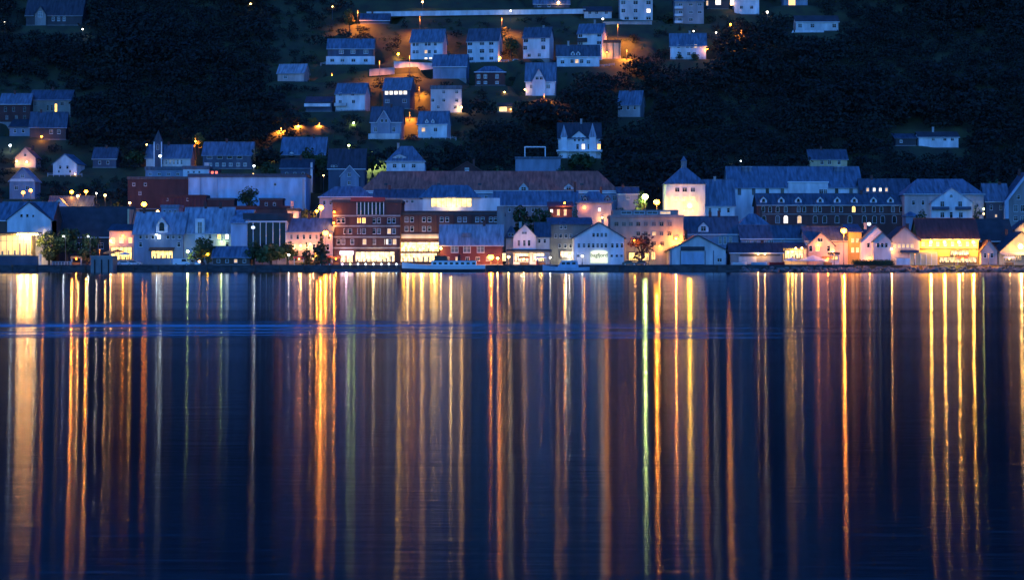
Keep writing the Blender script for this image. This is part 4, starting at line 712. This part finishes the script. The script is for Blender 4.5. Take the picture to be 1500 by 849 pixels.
def skiff(label, px, Y, mk, yaw):
    o = thing('rowing_boat', label, 'boat', (X(px, Y), Y, prof(Y) + .35 if Y > 599.5 else .1), yaw)
    m = MB(); hull(m, 4.6, 1.7, .6, .35); m.build('hull', mk, o)
    for x in (-1.2, .3): m = MB(); m.box(x-.14, x+.14, -.75, .75, .602, .66); m.build('thwart', 'timber', o)
skiff('white rowing boat hauled up before the low garage', 1083, 602, 'whitepaint', 15); skiff('blue rowing boat resting beside the garage door', 1112, 602, 'lightblue', -10); skiff('red rowing boat on the quay near the curved canopy stall', 1138, 602.5, 'redpaint', 5)
# cars
car('white parked car beside the concrete pier block', 183, 603, 'whitepaint', yaw=8); car('pale car parked behind the white one near the cafe parasols', 197, 606, 'offwhite', yaw=-5)
car('white van parked below the greenish quay lamp', 266, 603.5, 'whitepaint', 'van', 4); car('silver car parked next to the small kiosk', 293, 603, 'steel', yaw=80)
car('dark car parked before the office block', 922, 604, 'darkpaint'); car('black car parked behind the dark one by the yellow shop windows', 938, 606, 'darkpaint', yaw=170)
car('red car parked beneath the conifers', 476, 603, 'redpaint', yaw=5); car('white car parked on the hill by the dark corner balconies', 757, Yof(92), 'whitepaint', yaw=10)
# ------------------------------------------------------------------ lamps that stand free
for a in [
    ('bright lamp uppermost in the cluster above the small cottage', 105, 281, 706, 'na', 5000, True, .62), ('twin lamp just below the brightest of the cottage cluster', 114, 287, 700, 'warm', 1500, True, .5),
    ('orange lamp beside the twin lamps, last before the white dots', 126, 280.5, 708, 'na', 5000, True, .6), ('small white lamp between two orange lamps above the black roof', 141, 283, 706, 'white', 300, True, .3),
    ('warm lamp above the middle of the black warehouse roof', 154, 286, 700, 'warm', 900, True, .45), ('yellowish lamp by the warehouse roof end, beside the lamp star', 190, 297, 680, 'warm', 600, True, .4),
    ('big orange star bright lamp above the dormer house roof', 211, 299, 676, 'na', 7500, True, .85), ('yellowish lamp low over the blue dormer house roof', 231, 309.5, 664, 'warm', 700, True, .42),
    ('white quay lamp over the dark trees, next to the fence post', 93, 346, 604, 'cool', 160, True, .26, None, -.6), ('white quay lamp nearer the pier block', 129, 346, 604.5, 'cool', 160, True, .26, None, -.6),
    ('greenish quay lamp before the dormer house', 275, 368, 606, 'green', 420, True, .38), ('pale lamp low on the quay beside the kiosk', 292, 386, 601.5, 'warm', 220, True, .34), 
    ('warm lamp at the kiosk corner', 304, 372, 606, 'yel', 260, True, .34), ('white lamp low under the dark trees beside the pink house', 423, 373, 603, 'white', 260, True, .34),
    ('orange lamp star above the pink house roof', 470, 304, 668, 'na', 9000, True, .85), ('orange lamp beside the star one, half hidden by brick', 464, 309, 664, 'na', 1800, True, .5),
    ('dazzling lamp above the taller conifer', 477, 341, 606, 'na', 3600, True, .8), ('blazing orange quay lamp at the bow of the passenger boat', 719, 376.5, 602.5, 'na', 4800, True, .85),
    ('small warm lamp right behind the blazing quay lamp', 729, 378, 606, 'warm', 700, True, .4), ('warm globe lamp by the gabled shop entrance', 745, 376, 605, 'warm', 700, True, .42),
    ('pale lantern lamp above the red house roof end', 727, 348, 620, 'warm', 200, True, .28), ('tiny lamp beside the red bollard', 806, 377, 603, 'white', 200, True, .28), ('pale lamp below the white warehouse window row', 853, 375, 604, 'white', 70, True, .34),
    ('large green lamp in the dark beside the white tower house', 945, 288, 690, 'green', 5000, True, 1.0), ('large orange lamp between the green one and the white tower', 962, 296, 686, 'na', 10000, True, 1.0),
    ('dazzling star lamp over the yellow narrow house', 1236, 338, 606, 'na', 11000, True, .85), ('white globe lamp above the white gabled quay house', 1273, 328, 640, 'cool', 40, False, .6),
    ('pair lamp upper, at the pale pink house corner', 1441, 306, 684, 'green', 60, True, .25), ('pair lamp lower, at the pale pink house corner', 1441, 313, 683, 'warm', 60, True, .25),
    ('white lamp in front of the slim towered chapel', 234.5, 228.5, 772, 'cool', 260, True, .5), ('warm lamp at the edge of the wood beside the chapel', 215, 212, 800, 'warm', 120, True, .35),
    ('pale green lamp on the slope above the white hall', 395, 227, 795, 'green', 420, True, .45), ('white lamp just above the long hall roof', 372, 243, 772, 'cool', 240, True, .42), ('small lamp at the end of the long dark house', 369, 222.5, 796, 'cool', 90, True, .32), ('small lamp at the lower end of the white hall roof', 371, 255, 762, 'warm', 90, True, .28),
    ('white lamp on the slope above the lamp gable house', 15, 213, 800, 'cool', 240, True, .5), ('pinkish lamp before the dark red gable house', 32, 154, 838, 'white', 120, True, .36), ('dim lamp at the edge of the dark red gable house', 4, 175, 826, 'green', 80, True, .32),
    ('greenish lamp with a lit pole in the dark below the porch house', 518, 184, 822, 'green', 240, True, .36), ('lamp in the garden before the gable villa', 511, 213, 790, 'green', 340, True, .36), ('small lamp left of the gable villa', 474, 257, 752, 'warm', 90, True, .28),
    ('yellow green lamp at the end of the retaining wall', 583.5, 80.5, 884, 'yel', 900, True, .45), ('lamp at the top edge over the long wall', 619, 3, 921, 'warm', 500, True, .45), ('small lamp on the middle of the long wall', 748, 16, 917, 'white', 380, True, .38),
    ('lamp at the corner of the orange washed house', 732, 85, 880, 'na', 2200, True, .5), ('white lamp by the low roadside house', 883, 28, 903, 'white', 500, True, .42), ('tiny lamp under the hip roofed villa', 739, 141, 850, 'warm', 120, True, .3),
    ('lamp beside the white steep gable cottage', 812, 128, 858, 'warm', 150, True, .3), ('lamp on the orange lit bank above the slope house', 1070, 36, 896, 'na', 1500, True, .42), ('small lamp on the path beside the slope house', 1049, 48, 892, 'white', 160, True, .3), ('tiny lamp above the slope house roof', 1016, 46, 902, 'white', 60, True, .3),
    ('lamp beside the apartment with bright windows', 1124, 18, 908, 'white', 200, True, .5), ('lone lamp high in the dark wood', 367, 6, 924, 'warm', 120, True, .4), ('lone lamp at the edge of the misty lodge', 7, 33, 905, 'white', 60, True, .34), ('pale lamp below the misty lodge', 121, 43, 900, 'white', 60, True, .32),
    ('lone white lamp in the wood above the school roof', 1085, 236, 775, 'cool', 60, True, .3), ('orange lamp by the path under the pale roof house', 61, 200, 806, 'na', 700, True, .34), ('orange lamp behind the yellow lit tree', 34, 282, 694, 'na', 1600, True, .55), ('second lamp behind the yellow lit tree', 45, 279, 698, 'na', 1600, True, .5),
    ('small lamp by the roadside bushes', 487, 10, 918, 'warm', 60, True, .3), ('tiny lamp near the small white house wall', 197, 14.5, 918, 'white', 15, True, .25) if False else ('lamp low by the dark autumn tree', 930, 352, 606, 'na', 700, True, .28),
]: lamp(*a)
# cut-off lamps whose light shows on the ground and trees, hardly at the head
for a in [
    ('added shaded lamp lighting the shore below the pink gabled house', 1340, 372, 600.8, 'na', 260, False, .2), ('added shaded lamp lighting the shore below the floodlit shed', 1398, 374, 600.8, 'yel', 260, False, .2), ('added shaded lamp lighting the shore below the small pink lean-to', 1448, 372, 600.8, 'na', 260, False, .2), ('added shaded lamp lighting the shore before the salmon house', 1222, 372, 600.8, 'na', 260, False, .2),  # low shore lamps added to spread orange light over rocks and ground
    ('shaded quay lamp by the conifers', 462, 371, 601.5, 'na', 240, False, .2), ('shaded quay lamp near the mooring post', 775, 372, 601.2, 'na', 220, False, .2), ('shaded quay lamp by the parked dark cars', 950, 372, 602, 'na', 240, False, .2), ('shaded quay lamp beside the cafe parasols', 146, 366, 603, 'na', 240, False, .2),
    ('shaded lamp among the glowing bushes above the wide roof house', 437, 182, 822, 'na', 3000, False, .22), ('shaded lamp further along the glowing bushes', 412, 188, 818, 'na', 2600, False, .22), ('shaded lamp at the last glowing bush', 468, 182, 822, 'na', 1500, False, .22),
    ('shaded lamp by the tall orange tree', 286, 203, 796, 'na', 2200, False, .22), ('shaded lamp lighting the tree by the long wall end', 524, 16, 908, 'na', 3000, False, .22), ('shaded lamp below the long wall, lower end', 615, 25, 902, 'na', 3000, False, .22),
    ('shaded lamp below the middle of the long wall', 735, 27, 900, 'na', 3400, False, .22), ('shaded lamp under the apartment wall', 905, 36, 892, 'na', 3400, False, .22), ('shaded lamp on the bank right of the carport', 918, 73, 878, 'na', 2400, False, .22),
    ('shaded lamp over the lit retaining wall', 600, 82, 866, 'na', 2200, False, .22), ('shaded lamp by the low lit roadside wall', 556, 90, 860, 'na', 1600, False, .22), ('shaded lamp at the pink hut', 440, 101, 868, 'na', 1500, False, .22), ('shaded lamp on the road before the pink hut', 486, 108, 866, 'na', 1300, False, .22),
    ('shaded lamp in the garden of the steep gable cottage', 797, 138, 840, 'na', 2400, False, .22), ('shaded lamp between window row house and blue gable', 600, 165, 826, 'na', 1700, False, .22), ('shaded lamp beside the window row house', 614, 128, 850, 'na', 1300, False, .22), ('shaded lamp at the end of the orange bank', 1086, 45, 890, 'na', 1800, False, .22), ('shaded lamp lighting the green garden by the gable villa', 545, 222, 786, 'green', 1500, False, .22),
]: lamp(*a)
# ------------------------------------------------------------------ trees one can tell apart
for a, k in [
    (('round dark tree in front of the long white hall', 364, 266, 724, 34), {}), (('dark bushy tree beside the pink outhouse', 449, 296, 672, 26), {}), (('dark quay tree nearest the fence post', 72, 330, 607, 40), {}), (('tallest dark quay tree before the black roof', 98, 326, 609, 46), {}),
    (('dark quay tree beside the pier block', 128, 336, 608, 40), {}), (('small golden tree lit beside the pier block', 126, 362, 603, 13), dict(leaf='leafyellow', n=260)), (('dark tree before the tall white window bay', 296, 342, 607, 42), {}), (('small olive tree by the kiosk lamp', 306, 366, 605, 14), dict(leaf='leafyellow', n=240)),
    (('dark tree in front of the glass hall mullions', 372, 348, 606, 34), {}), (('broad dark tree spreading before the glass hall', 397, 352, 605, 46), dict(leaf='leaflight')), (('dark tree between glass hall and pink house', 421, 350, 607, 32), {}), (('yellow lit small tree under the broad dark one', 395, 368, 602.5, 14), dict(leaf='leafyellow', n=240)),
    (('small conifer before the pink house', 449, 356, 604, 20), dict(kind='conifer', leaf='leafneedle')), (('taller conifer hung with white lights before the pink house', 470, 344, 604, 32), dict(kind='conifer', leaf='leafneedle', n=700)),
    (('big dark tree behind the white gabled shop', 763, 290, 650, 44), dict(n=800)), (('big dark tree next to the red lit house', 789, 294, 652, 38), dict(n=700)), (('tall oval dark tree beside the orange lit red house', 843, 294, 655, 20), dict(n=500)), (('dark tree over the office block roof', 908, 294, 660, 32), {}),
    (('reddish autumn tree before the office block', 940, 336, 608, 40), dict(leaf='leafred', n=300)), (('ragged dark tree before the pale pink house', 1351, 297, 664, 22), {}), (('tall dark tree at the pale pink house corner', 1431, 288, 664, 18), dict(n=600)), (('round dark bush below the pink balconied gable', 1404, 311, 664, 22), {}),
    (('yellow tree lit by two lamps behind the white triangular gable', 42, 282, 684, 30), dict(leaf='leafyellow')), (('orange lit tree beside the long dark house', 291, 190, 798, 22), dict(leaf='leafyellow')), (('dark tree growing before the wide steep blue roof', 452, 207, 770, 34), dict(n=600)),
    (('dark tree behind the black warehouse roof end', 170, 288, 682, 34), {}), (('dark tree beside the small cottage gable', 63, 286, 690, 28), {}), (('dark tree at the wood side of the chapel', 199, 220, 786, 34), {}), (('dark tree on the slope just above the long white hall', 391, 231, 768, 30), {}),
    (('dark tree beside the small pale end house of the red roof', 940, 268, 692, 24), {}), (('dark tree behind the white gabled quay house roof', 1256, 322, 640, 26), {}), (('dark tree behind the stepped gable house', 1456, 254, 716, 42), {}), (('dark tree between white villa and blue block', 823, 234, 753, 22), {}),
    (('dark tree close against the blue pyramid roof house', 641, 234, 734, 36), {}), (('dark tree above the red tiled roof near the blue block', 730, 234, 736, 38), {}),
    (('orange lit tree at the end of the long wall', 512, 8, 906, 18), dict(leaf='leafyellow')), (('lit bush beside the shaded lamps on the slope', 404, 180, 824, 14), dict(leaf='leafyellow')), (('tallest lit bush on the glowing slope', 432, 176, 826, 16), dict(leaf='leafyellow')), (('lit bush at the far end of the glowing slope', 458, 180, 826, 16), dict(leaf='leafyellow')),
    (('dark garden tree beside the gable villa', 470, 216, 765, 26), {}), (('dark tree between balcony house and orange washed house', 748, 52, 882, 26), {}), (('green lit garden bush by the gable villa', 545, 222, 776, 22), dict(leaf='leaflight')), (('long hedge tree under the white villa', 848, 226, 784, 44), dict(n=700)),
    (('dark conifer at the corner of the slope house', 995, 72, 882, 12), dict(kind='conifer', leaf='leafneedle')), (('dark bush before the slope house windows', 1018, 78, 880, 14), {}), (('orange lit tree on the bank by the slope house', 1072, 40, 888, 14), dict(leaf='leafyellow')), (('autumn tree glowing under the steep gable cottage', 793, 142, 836, 26), dict(leaf='leafred')),
]: tree(*a, **k)
# ------------------------------------------------------------------ the wood
def inside(px, py, poly):
    c = False; n = len(poly)
    for i in range(n):
        (x1, y1), (x2, y2) = poly[i], poly[(i+1) % n]
        if (y1 > py) != (y2 > py) and px < (x2-x1)*(py-y1)/(y2-y1) + x1: c = not c
    return c
SETT = [(395,-60),(395,125),(410,170),(470,215),(500,260),(640,262),(700,205),(690,172),(800,165),(900,110),(985,98),(1060,58),(1120,20),(1120,-60)]
SETL = [(-60,120),(105,120),(110,215),(125,262),(200,262),(200,300),(-60,300)]
BIG = [b for b in BOXES]
def clear(px, top, base, hw, Y):
    for x0, x1, t, b, bY in BIG:
        if bY > Y - 1 and px + hw > x0 - 1 and px - hw < x1 + 1 and top < b - 1 and base > t: return False
        if abs(bY + 5 - Y) < 9 and px + hw > x0 - 2 and px - hw < x1 + 4: return False
    return True
base = []
for v in range(5):
    r = random.Random(v); bl = []
    if v < 3:
        for i in range(6):
            a = i*1.9; bl.append((math.cos(a)*.32, math.sin(a)*.32, .5 + .28*r.random(), .33, .33, .2))
        bl.append((0,0,.82,.3,.3,.17)); base.append((leafcloud(bl, 150, .08, v), .42))
    else:
        for i in range(6):
            t = i/5; bl.append((0,0,.14+.8*t,.3*(1-t)+.05,.3*(1-t)+.05,.09))
        base.append((leafcloud(bl, 120, .07, v, .2), .34))
BV = [(np.array(b[0][0]), np.array(b[0][1]), b[1]) for b in base]
FV = []; FF = []; off = 0; near = []
y = 742.0
while y < 985:
    x = -330.0
    while x < 330:
        xx = x + random.uniform(-2.6, 2.6); yy = y + random.uniform(-2.4, 2.4); x += 5.0
        z = ground(xx, yy); px = CX + xx*F/yy; py = HY - (z - CH)*F/yy
        if yy < 775 and not (px < 200 or px > 880 ): 
            if random.random() < .75: continue
        s = SETT if px > 300 else SETL; ins = inside(px, py, s)
        if ins and random.random() < (.55 if px > 300 else .45): continue
        h = random.uniform(5, 10.5) * (.55 if ins else 1) * (1 + .45 * noise.noise(Vector((xx*.02, yy*.02, 9)))) * (1.35 if random.random() < .12 else 1); rad = h * .38
        if not (px > -140 and px < 1640): continue
        if not clear(px, HY - (z + h - CH)*F/yy, py, rad*F/yy, yy): continue
        k = random.randrange(5) if random.random() < .5 else random.randrange(3); near.append((xx, yy, z, h, k, random.uniform(0, 6.28), py, px))
    y += 5.0
pick = sorted((n for n in near if 0 < n[7] < 1500), key=lambda n: -n[6])[:170]; ps = set(id(n) for n in pick)
for n in near:
    if id(n) in ps: continue
    xx, yy, z, h, k, a = n[:6]; v, f, _ = BV[k]; c, s = math.cos(a), math.sin(a)
    w = v * h; w = np.stack([w[:,0]*c - w[:,1]*s + xx, w[:,0]*s + w[:,1]*c + yy, w[:,2] + z - .05*h], 1); FV.append(w); FF.append(f + off); off += len(w)
me = bpy.data.meshes.new('forest'); V = np.concatenate(FV).astype(np.float32); Fa = np.concatenate(FF).astype(np.int32)
me.vertices.add(len(V)); me.vertices.foreach_set('co', V.ravel()); me.loops.add(Fa.size); me.loops.foreach_set('vertex_index', Fa.ravel())
me.polygons.add(len(Fa)); me.polygons.foreach_set('loop_start', np.arange(0, Fa.size, 4, dtype=np.int32)); me.update(calc_edges=True); me.materials.append(M['forest'])
link('forest', me)['kind'] = 'stuff'
# low scrub and garden growth between the houses of the slope
SV = []; SF = []; so_ = 0; sb = leafcloud([(0,0,.45,.6,.6,.4),(.5,.2,.35,.4,.4,.3)], 26, .2, 77); sbv, sbf = np.array(sb[0]), np.array(sb[1])
for _ in range(5200):
    px = random.uniform(-20, 1130); yy = random.uniform(745, 925); xx = X(px, yy); z = ground(xx, yy); py = HY - (z - CH)*F/yy
    if noise.noise(Vector((xx*.06, yy*.06, 4))) < -.05 or not inside(px, py, SETT if px > 300 else SETL) or not clear(px, py - 3, py, 2, yy): continue
    q = random.uniform(.6, 1.9); a = random.uniform(0, 6.28); c, s2 = math.cos(a), math.sin(a); w = sbv * q
    SV.append(np.stack([w[:,0]*c - w[:,1]*s2 + xx, w[:,0]*s2 + w[:,1]*c + yy, w[:,2] + z - .1], 1)); SF.append(sbf + so_); so_ += len(w)
m = MB(); m.v = [tuple(p) for p in np.concatenate(SV)]; m.f = [tuple(int(i) for i in f) for f in np.concatenate(SF)]
me = bpy.data.meshes.new('undergrowth'); me.from_pydata(m.v, [], m.f); me.materials.append(M['leaf']); link('undergrowth', me)['kind'] = 'stuff'
def garden_fence(label, p0, p1, py, mk='trim'):
    Y = Yof(py); x0, x1 = X(p0, Y), X(p1, Y); o = thing('garden_fence', label, 'fence', ((x0+x1)/2, Y, ground((x0+x1)/2, Y)))
    n = max(4, int((x1-x0)/2)); zs = [ground(x0 + (x1-x0)*i/n, Y) - o.location.z for i in range(n+1)]; xs_ = [(x1-x0)*(i/n - .5) for i in range(n+1)]
    m = MB()
    for i in range(n):
        for d in (.45, .95): m.tube((xs_[i], 0, zs[i]+d), (xs_[i+1], 0, zs[i+1]+d), .05, n=5)
    m.build('rail', mk, o)
    for i in range(n+1): m = MB(); m.box(xs_[i]-.06, xs_[i]+.06, .055, .16, zs[i]-.4, zs[i]+1.1); m.build('post', mk, o)
garden_fence('white garden fence below the long bungalow', 470, 545, 99); garden_fence('white garden fence below the two storey house with twin window rows', 690, 745, 96); garden_fence('pale fence on the bank below the low wide bungalow', 818, 900, 103)
garden_fence('dark fence below the porch house', 485, 540, 170, 'timber'); garden_fence('white fence below the square dormer house', 605, 668, 208); garden_fence('dark timber fence in front of the slope house', 976, 1036, 93, 'timber'); garden_fence('white fence below the small white gabled house', 70, 120, 262)
for i in range(34):
    m = MB(); m.tube((0,0,-2), (0,0,1.85), .17, n=8); f_ = m.build('fender_pile', 'timber', bpy.data.objects['quay'], (-146 + i*7.1, 598.2, 0))
CROWN = []; TRUNK = []
for k in range(5):
    b = base[k][0]; m = MB(); m.add([tuple(p) for p in b[0]], b[1]); CROWN.append(m.data('crown', 'forest'))
    m = MB(); m.tube((0,0,-.06), (0,0,.7), .035, .012, 6); TRUNK.append(m.data('trunk', 'bark'))
for xx, yy, z, h, k, a, _, _ in pick:
    o = bpy.data.objects.new('wood_tree', None); COL.objects.link(o); o.location = (xx, yy, z - .05*h); o.scale = (h, h, h); o.rotation_euler.z = a
    lab = 'dark leafy tree at the lower edge of the black hillside wood' if k < 3 else 'dark pointed conifer at the lower edge of the black hillside wood'
    tag(o, lab, 'tree', 'leafy trees at the edge of the wood' if k < 3 else 'conifers at the edge of the wood'); link('crown', CROWN[k], o); link('trunk', TRUNK[k], o)
# ------------------------------------------------------------------ water
m, nt, b = nodes('water'); N, L = nt.nodes, nt.links; M['water'] = m
b.inputs['Base Color'].default_value = (.0007,.0042,.024,1); b.inputs['IOR'].default_value = 1.333
geo = N.new('ShaderNodeNewGeometry'); sep = N.new('ShaderNodeSeparateXYZ'); L.new(geo.outputs['Position'], sep.inputs['Vector'])
def math_(op, a, c=None, e=None):
    n = N.new('ShaderNodeMath'); n.operation = op
    for i, v in enumerate((a, c, e)):
        if v is None: continue
        if isinstance(v, (int, float)): n.inputs[i].default_value = v
        else: L.new(v, n.inputs[i])
    return n.outputs[0]
def ntex(scale, sc, det=3):
    mp = N.new('ShaderNodeMapping'); mp.inputs['Scale'].default_value = sc; L.new(geo.outputs['Position'], mp.inputs['Vector'])
    t = N.new('ShaderNodeTexNoise'); t.inputs['Scale'].default_value = scale; t.inputs['Detail'].default_value = det; L.new(mp.outputs['Vector'], t.inputs['Vector']); return t.outputs['Fac']
def smooth(v, a, c):
    n = N.new('ShaderNodeMapRange'); n.interpolation_type = 'SMOOTHSTEP'; n.inputs['From Min'].default_value = a; n.inputs['From Max'].default_value = c; L.new(v, n.inputs['Value']); return n.outputs[0]
wob = math_('MULTIPLY', math_('SUBTRACT', ntex(1, (.012,.012,1), 2), .5), 26.)
yy = math_('ADD', sep.outputs['Y'], wob)
patch = math_('MULTIPLY', smooth(yy, 99, 106), math_('SUBTRACT', 1., smooth(yy, 122, 140)))
patch = math_('MULTIPLY', patch, math_('SUBTRACT', 1., smooth(sep.outputs['X'], 8, 24)))
patch = math_('MULTIPLY', patch, smooth(ntex(1, (.02,.45,1), 4), .38, .62))
calm = smooth(yy, 150, 185)
streak = smooth(ntex(1, (.006,.05,1), 3), .35, .7)
rough = math_('ADD', math_('ADD', .106, math_('MULTIPLY', calm, -.012)), math_('ADD', math_('MULTIPLY', patch, .125), math_('MULTIPLY', streak, .02)))
gl = N.new('ShaderNodeBsdfAnisotropic'); gl.distribution = 'BECKMANN'; L.new(rough, gl.inputs['Roughness']); gl.inputs['Anisotropy'].default_value = .64
tg = N.new('ShaderNodeCombineXYZ'); tg.inputs[0].default_value = 1; tg.inputs[1].default_value = 0; tg.inputs[2].default_value = 0; L.new(tg.outputs[0], gl.inputs['Tangent'])
bp = N.new('ShaderNodeBump'); bp.inputs['Strength'].default_value = .36; bp.inputs['Distance'].default_value = .02
L.new(math_('ADD', ntex(1, (.55,2.6,1), 2), math_('ADD', math_('MULTIPLY', ntex(1, (.12,.6,1), 2), 1.6), math_('MULTIPLY', ntex(1, (1.1,1.3,1), 2), .3))), bp.inputs['Height']); L.new(bp.outputs['Normal'], gl.inputs['Normal'])
b.inputs['Specular IOR Level'].default_value = 0; b.inputs['Roughness'].default_value = 1
fr = N.new('ShaderNodeFresnel'); fr.inputs['IOR'].default_value = 1.333
mx = N.new('ShaderNodeMixShader'); L.new(fr.outputs[0], mx.inputs[0]); L.new(b.outputs[0], mx.inputs[1]); L.new(gl.outputs[0], mx.inputs[2]); L.new(mx.outputs[0], N['Material Output'].inputs['Surface'])
mb = MB(); mb.add([(-1500,-300,0),(1500,-300,0),(1500,599,0),(-1500,599,0)], [(0,1,2,3)]); structure(mb.build('water', 'water'))
# ------------------------------------------------------------------ sky, twilight, camera, render
W = bpy.data.worlds.new('World'); S.world = W; W.use_nodes = True
nt = W.node_tree; N, L = nt.nodes, nt.links; bg = N['Background']
SUN_E, SUN_R = R(10), R(180)
sky = N.new('ShaderNodeTexSky'); sky.sky_type = 'NISHITA'; sky.sun_disc = False; sky.sun_elevation = SUN_E; sky.sun_rotation = SUN_R; sky.ozone_density = 4.; sky.air_density = 1.2; sky.dust_density = .3
tint = N.new('ShaderNodeMix'); tint.data_type = 'RGBA'; tint.blend_type = 'MULTIPLY'; tint.inputs['Factor'].default_value = 1
L.new(sky.outputs['Color'], tint.inputs['A']); tint.inputs['B'].default_value = (.068,.315,1.0,1); L.new(tint.outputs['Result'], bg.inputs['Color']); bg.inputs['Strength'].default_value = .145
sl = bpy.data.lights.new('twilight_glow', 'SUN'); sl.energy = .42; sl.angle = R(60); sl.color = (.16,.44,1)
so = bpy.data.objects.new('twilight_glow', sl); COL.objects.link(so); so.rotation_euler = (R(77), 0, R(-14))
cd = bpy.data.cameras.new('camera'); co = bpy.data.objects.new('camera', cd); COL.objects.link(co); S.camera = co
co.location = (0, 0, CH); co.rotation_euler = (R(90), 0, 0); cd.sensor_width = 36; cd.lens = 36 * F / 1500; cd.shift_y = -(424.5 - HY) / 1500; cd.clip_start = 1; cd.clip_end = 6000
V = S.view_settings; V.view_transform = 'Standard'; V.look = 'None'; V.gamma = 1; V.exposure = 1; V.use_curve_mapping = False
S.render.engine = 'CYCLES'; C = S.cycles; C.use_denoising = True; C.denoiser = 'OPENIMAGEDENOISE'; C.use_light_tree = True; C.sample_clamp_indirect = 8; C.sample_clamp_direct = 0
C.max_bounces = 5; C.diffuse_bounces = 2; C.glossy_bounces = 3; C.transmission_bounces = 1; C.caustics_reflective = False; C.caustics_refractive = False
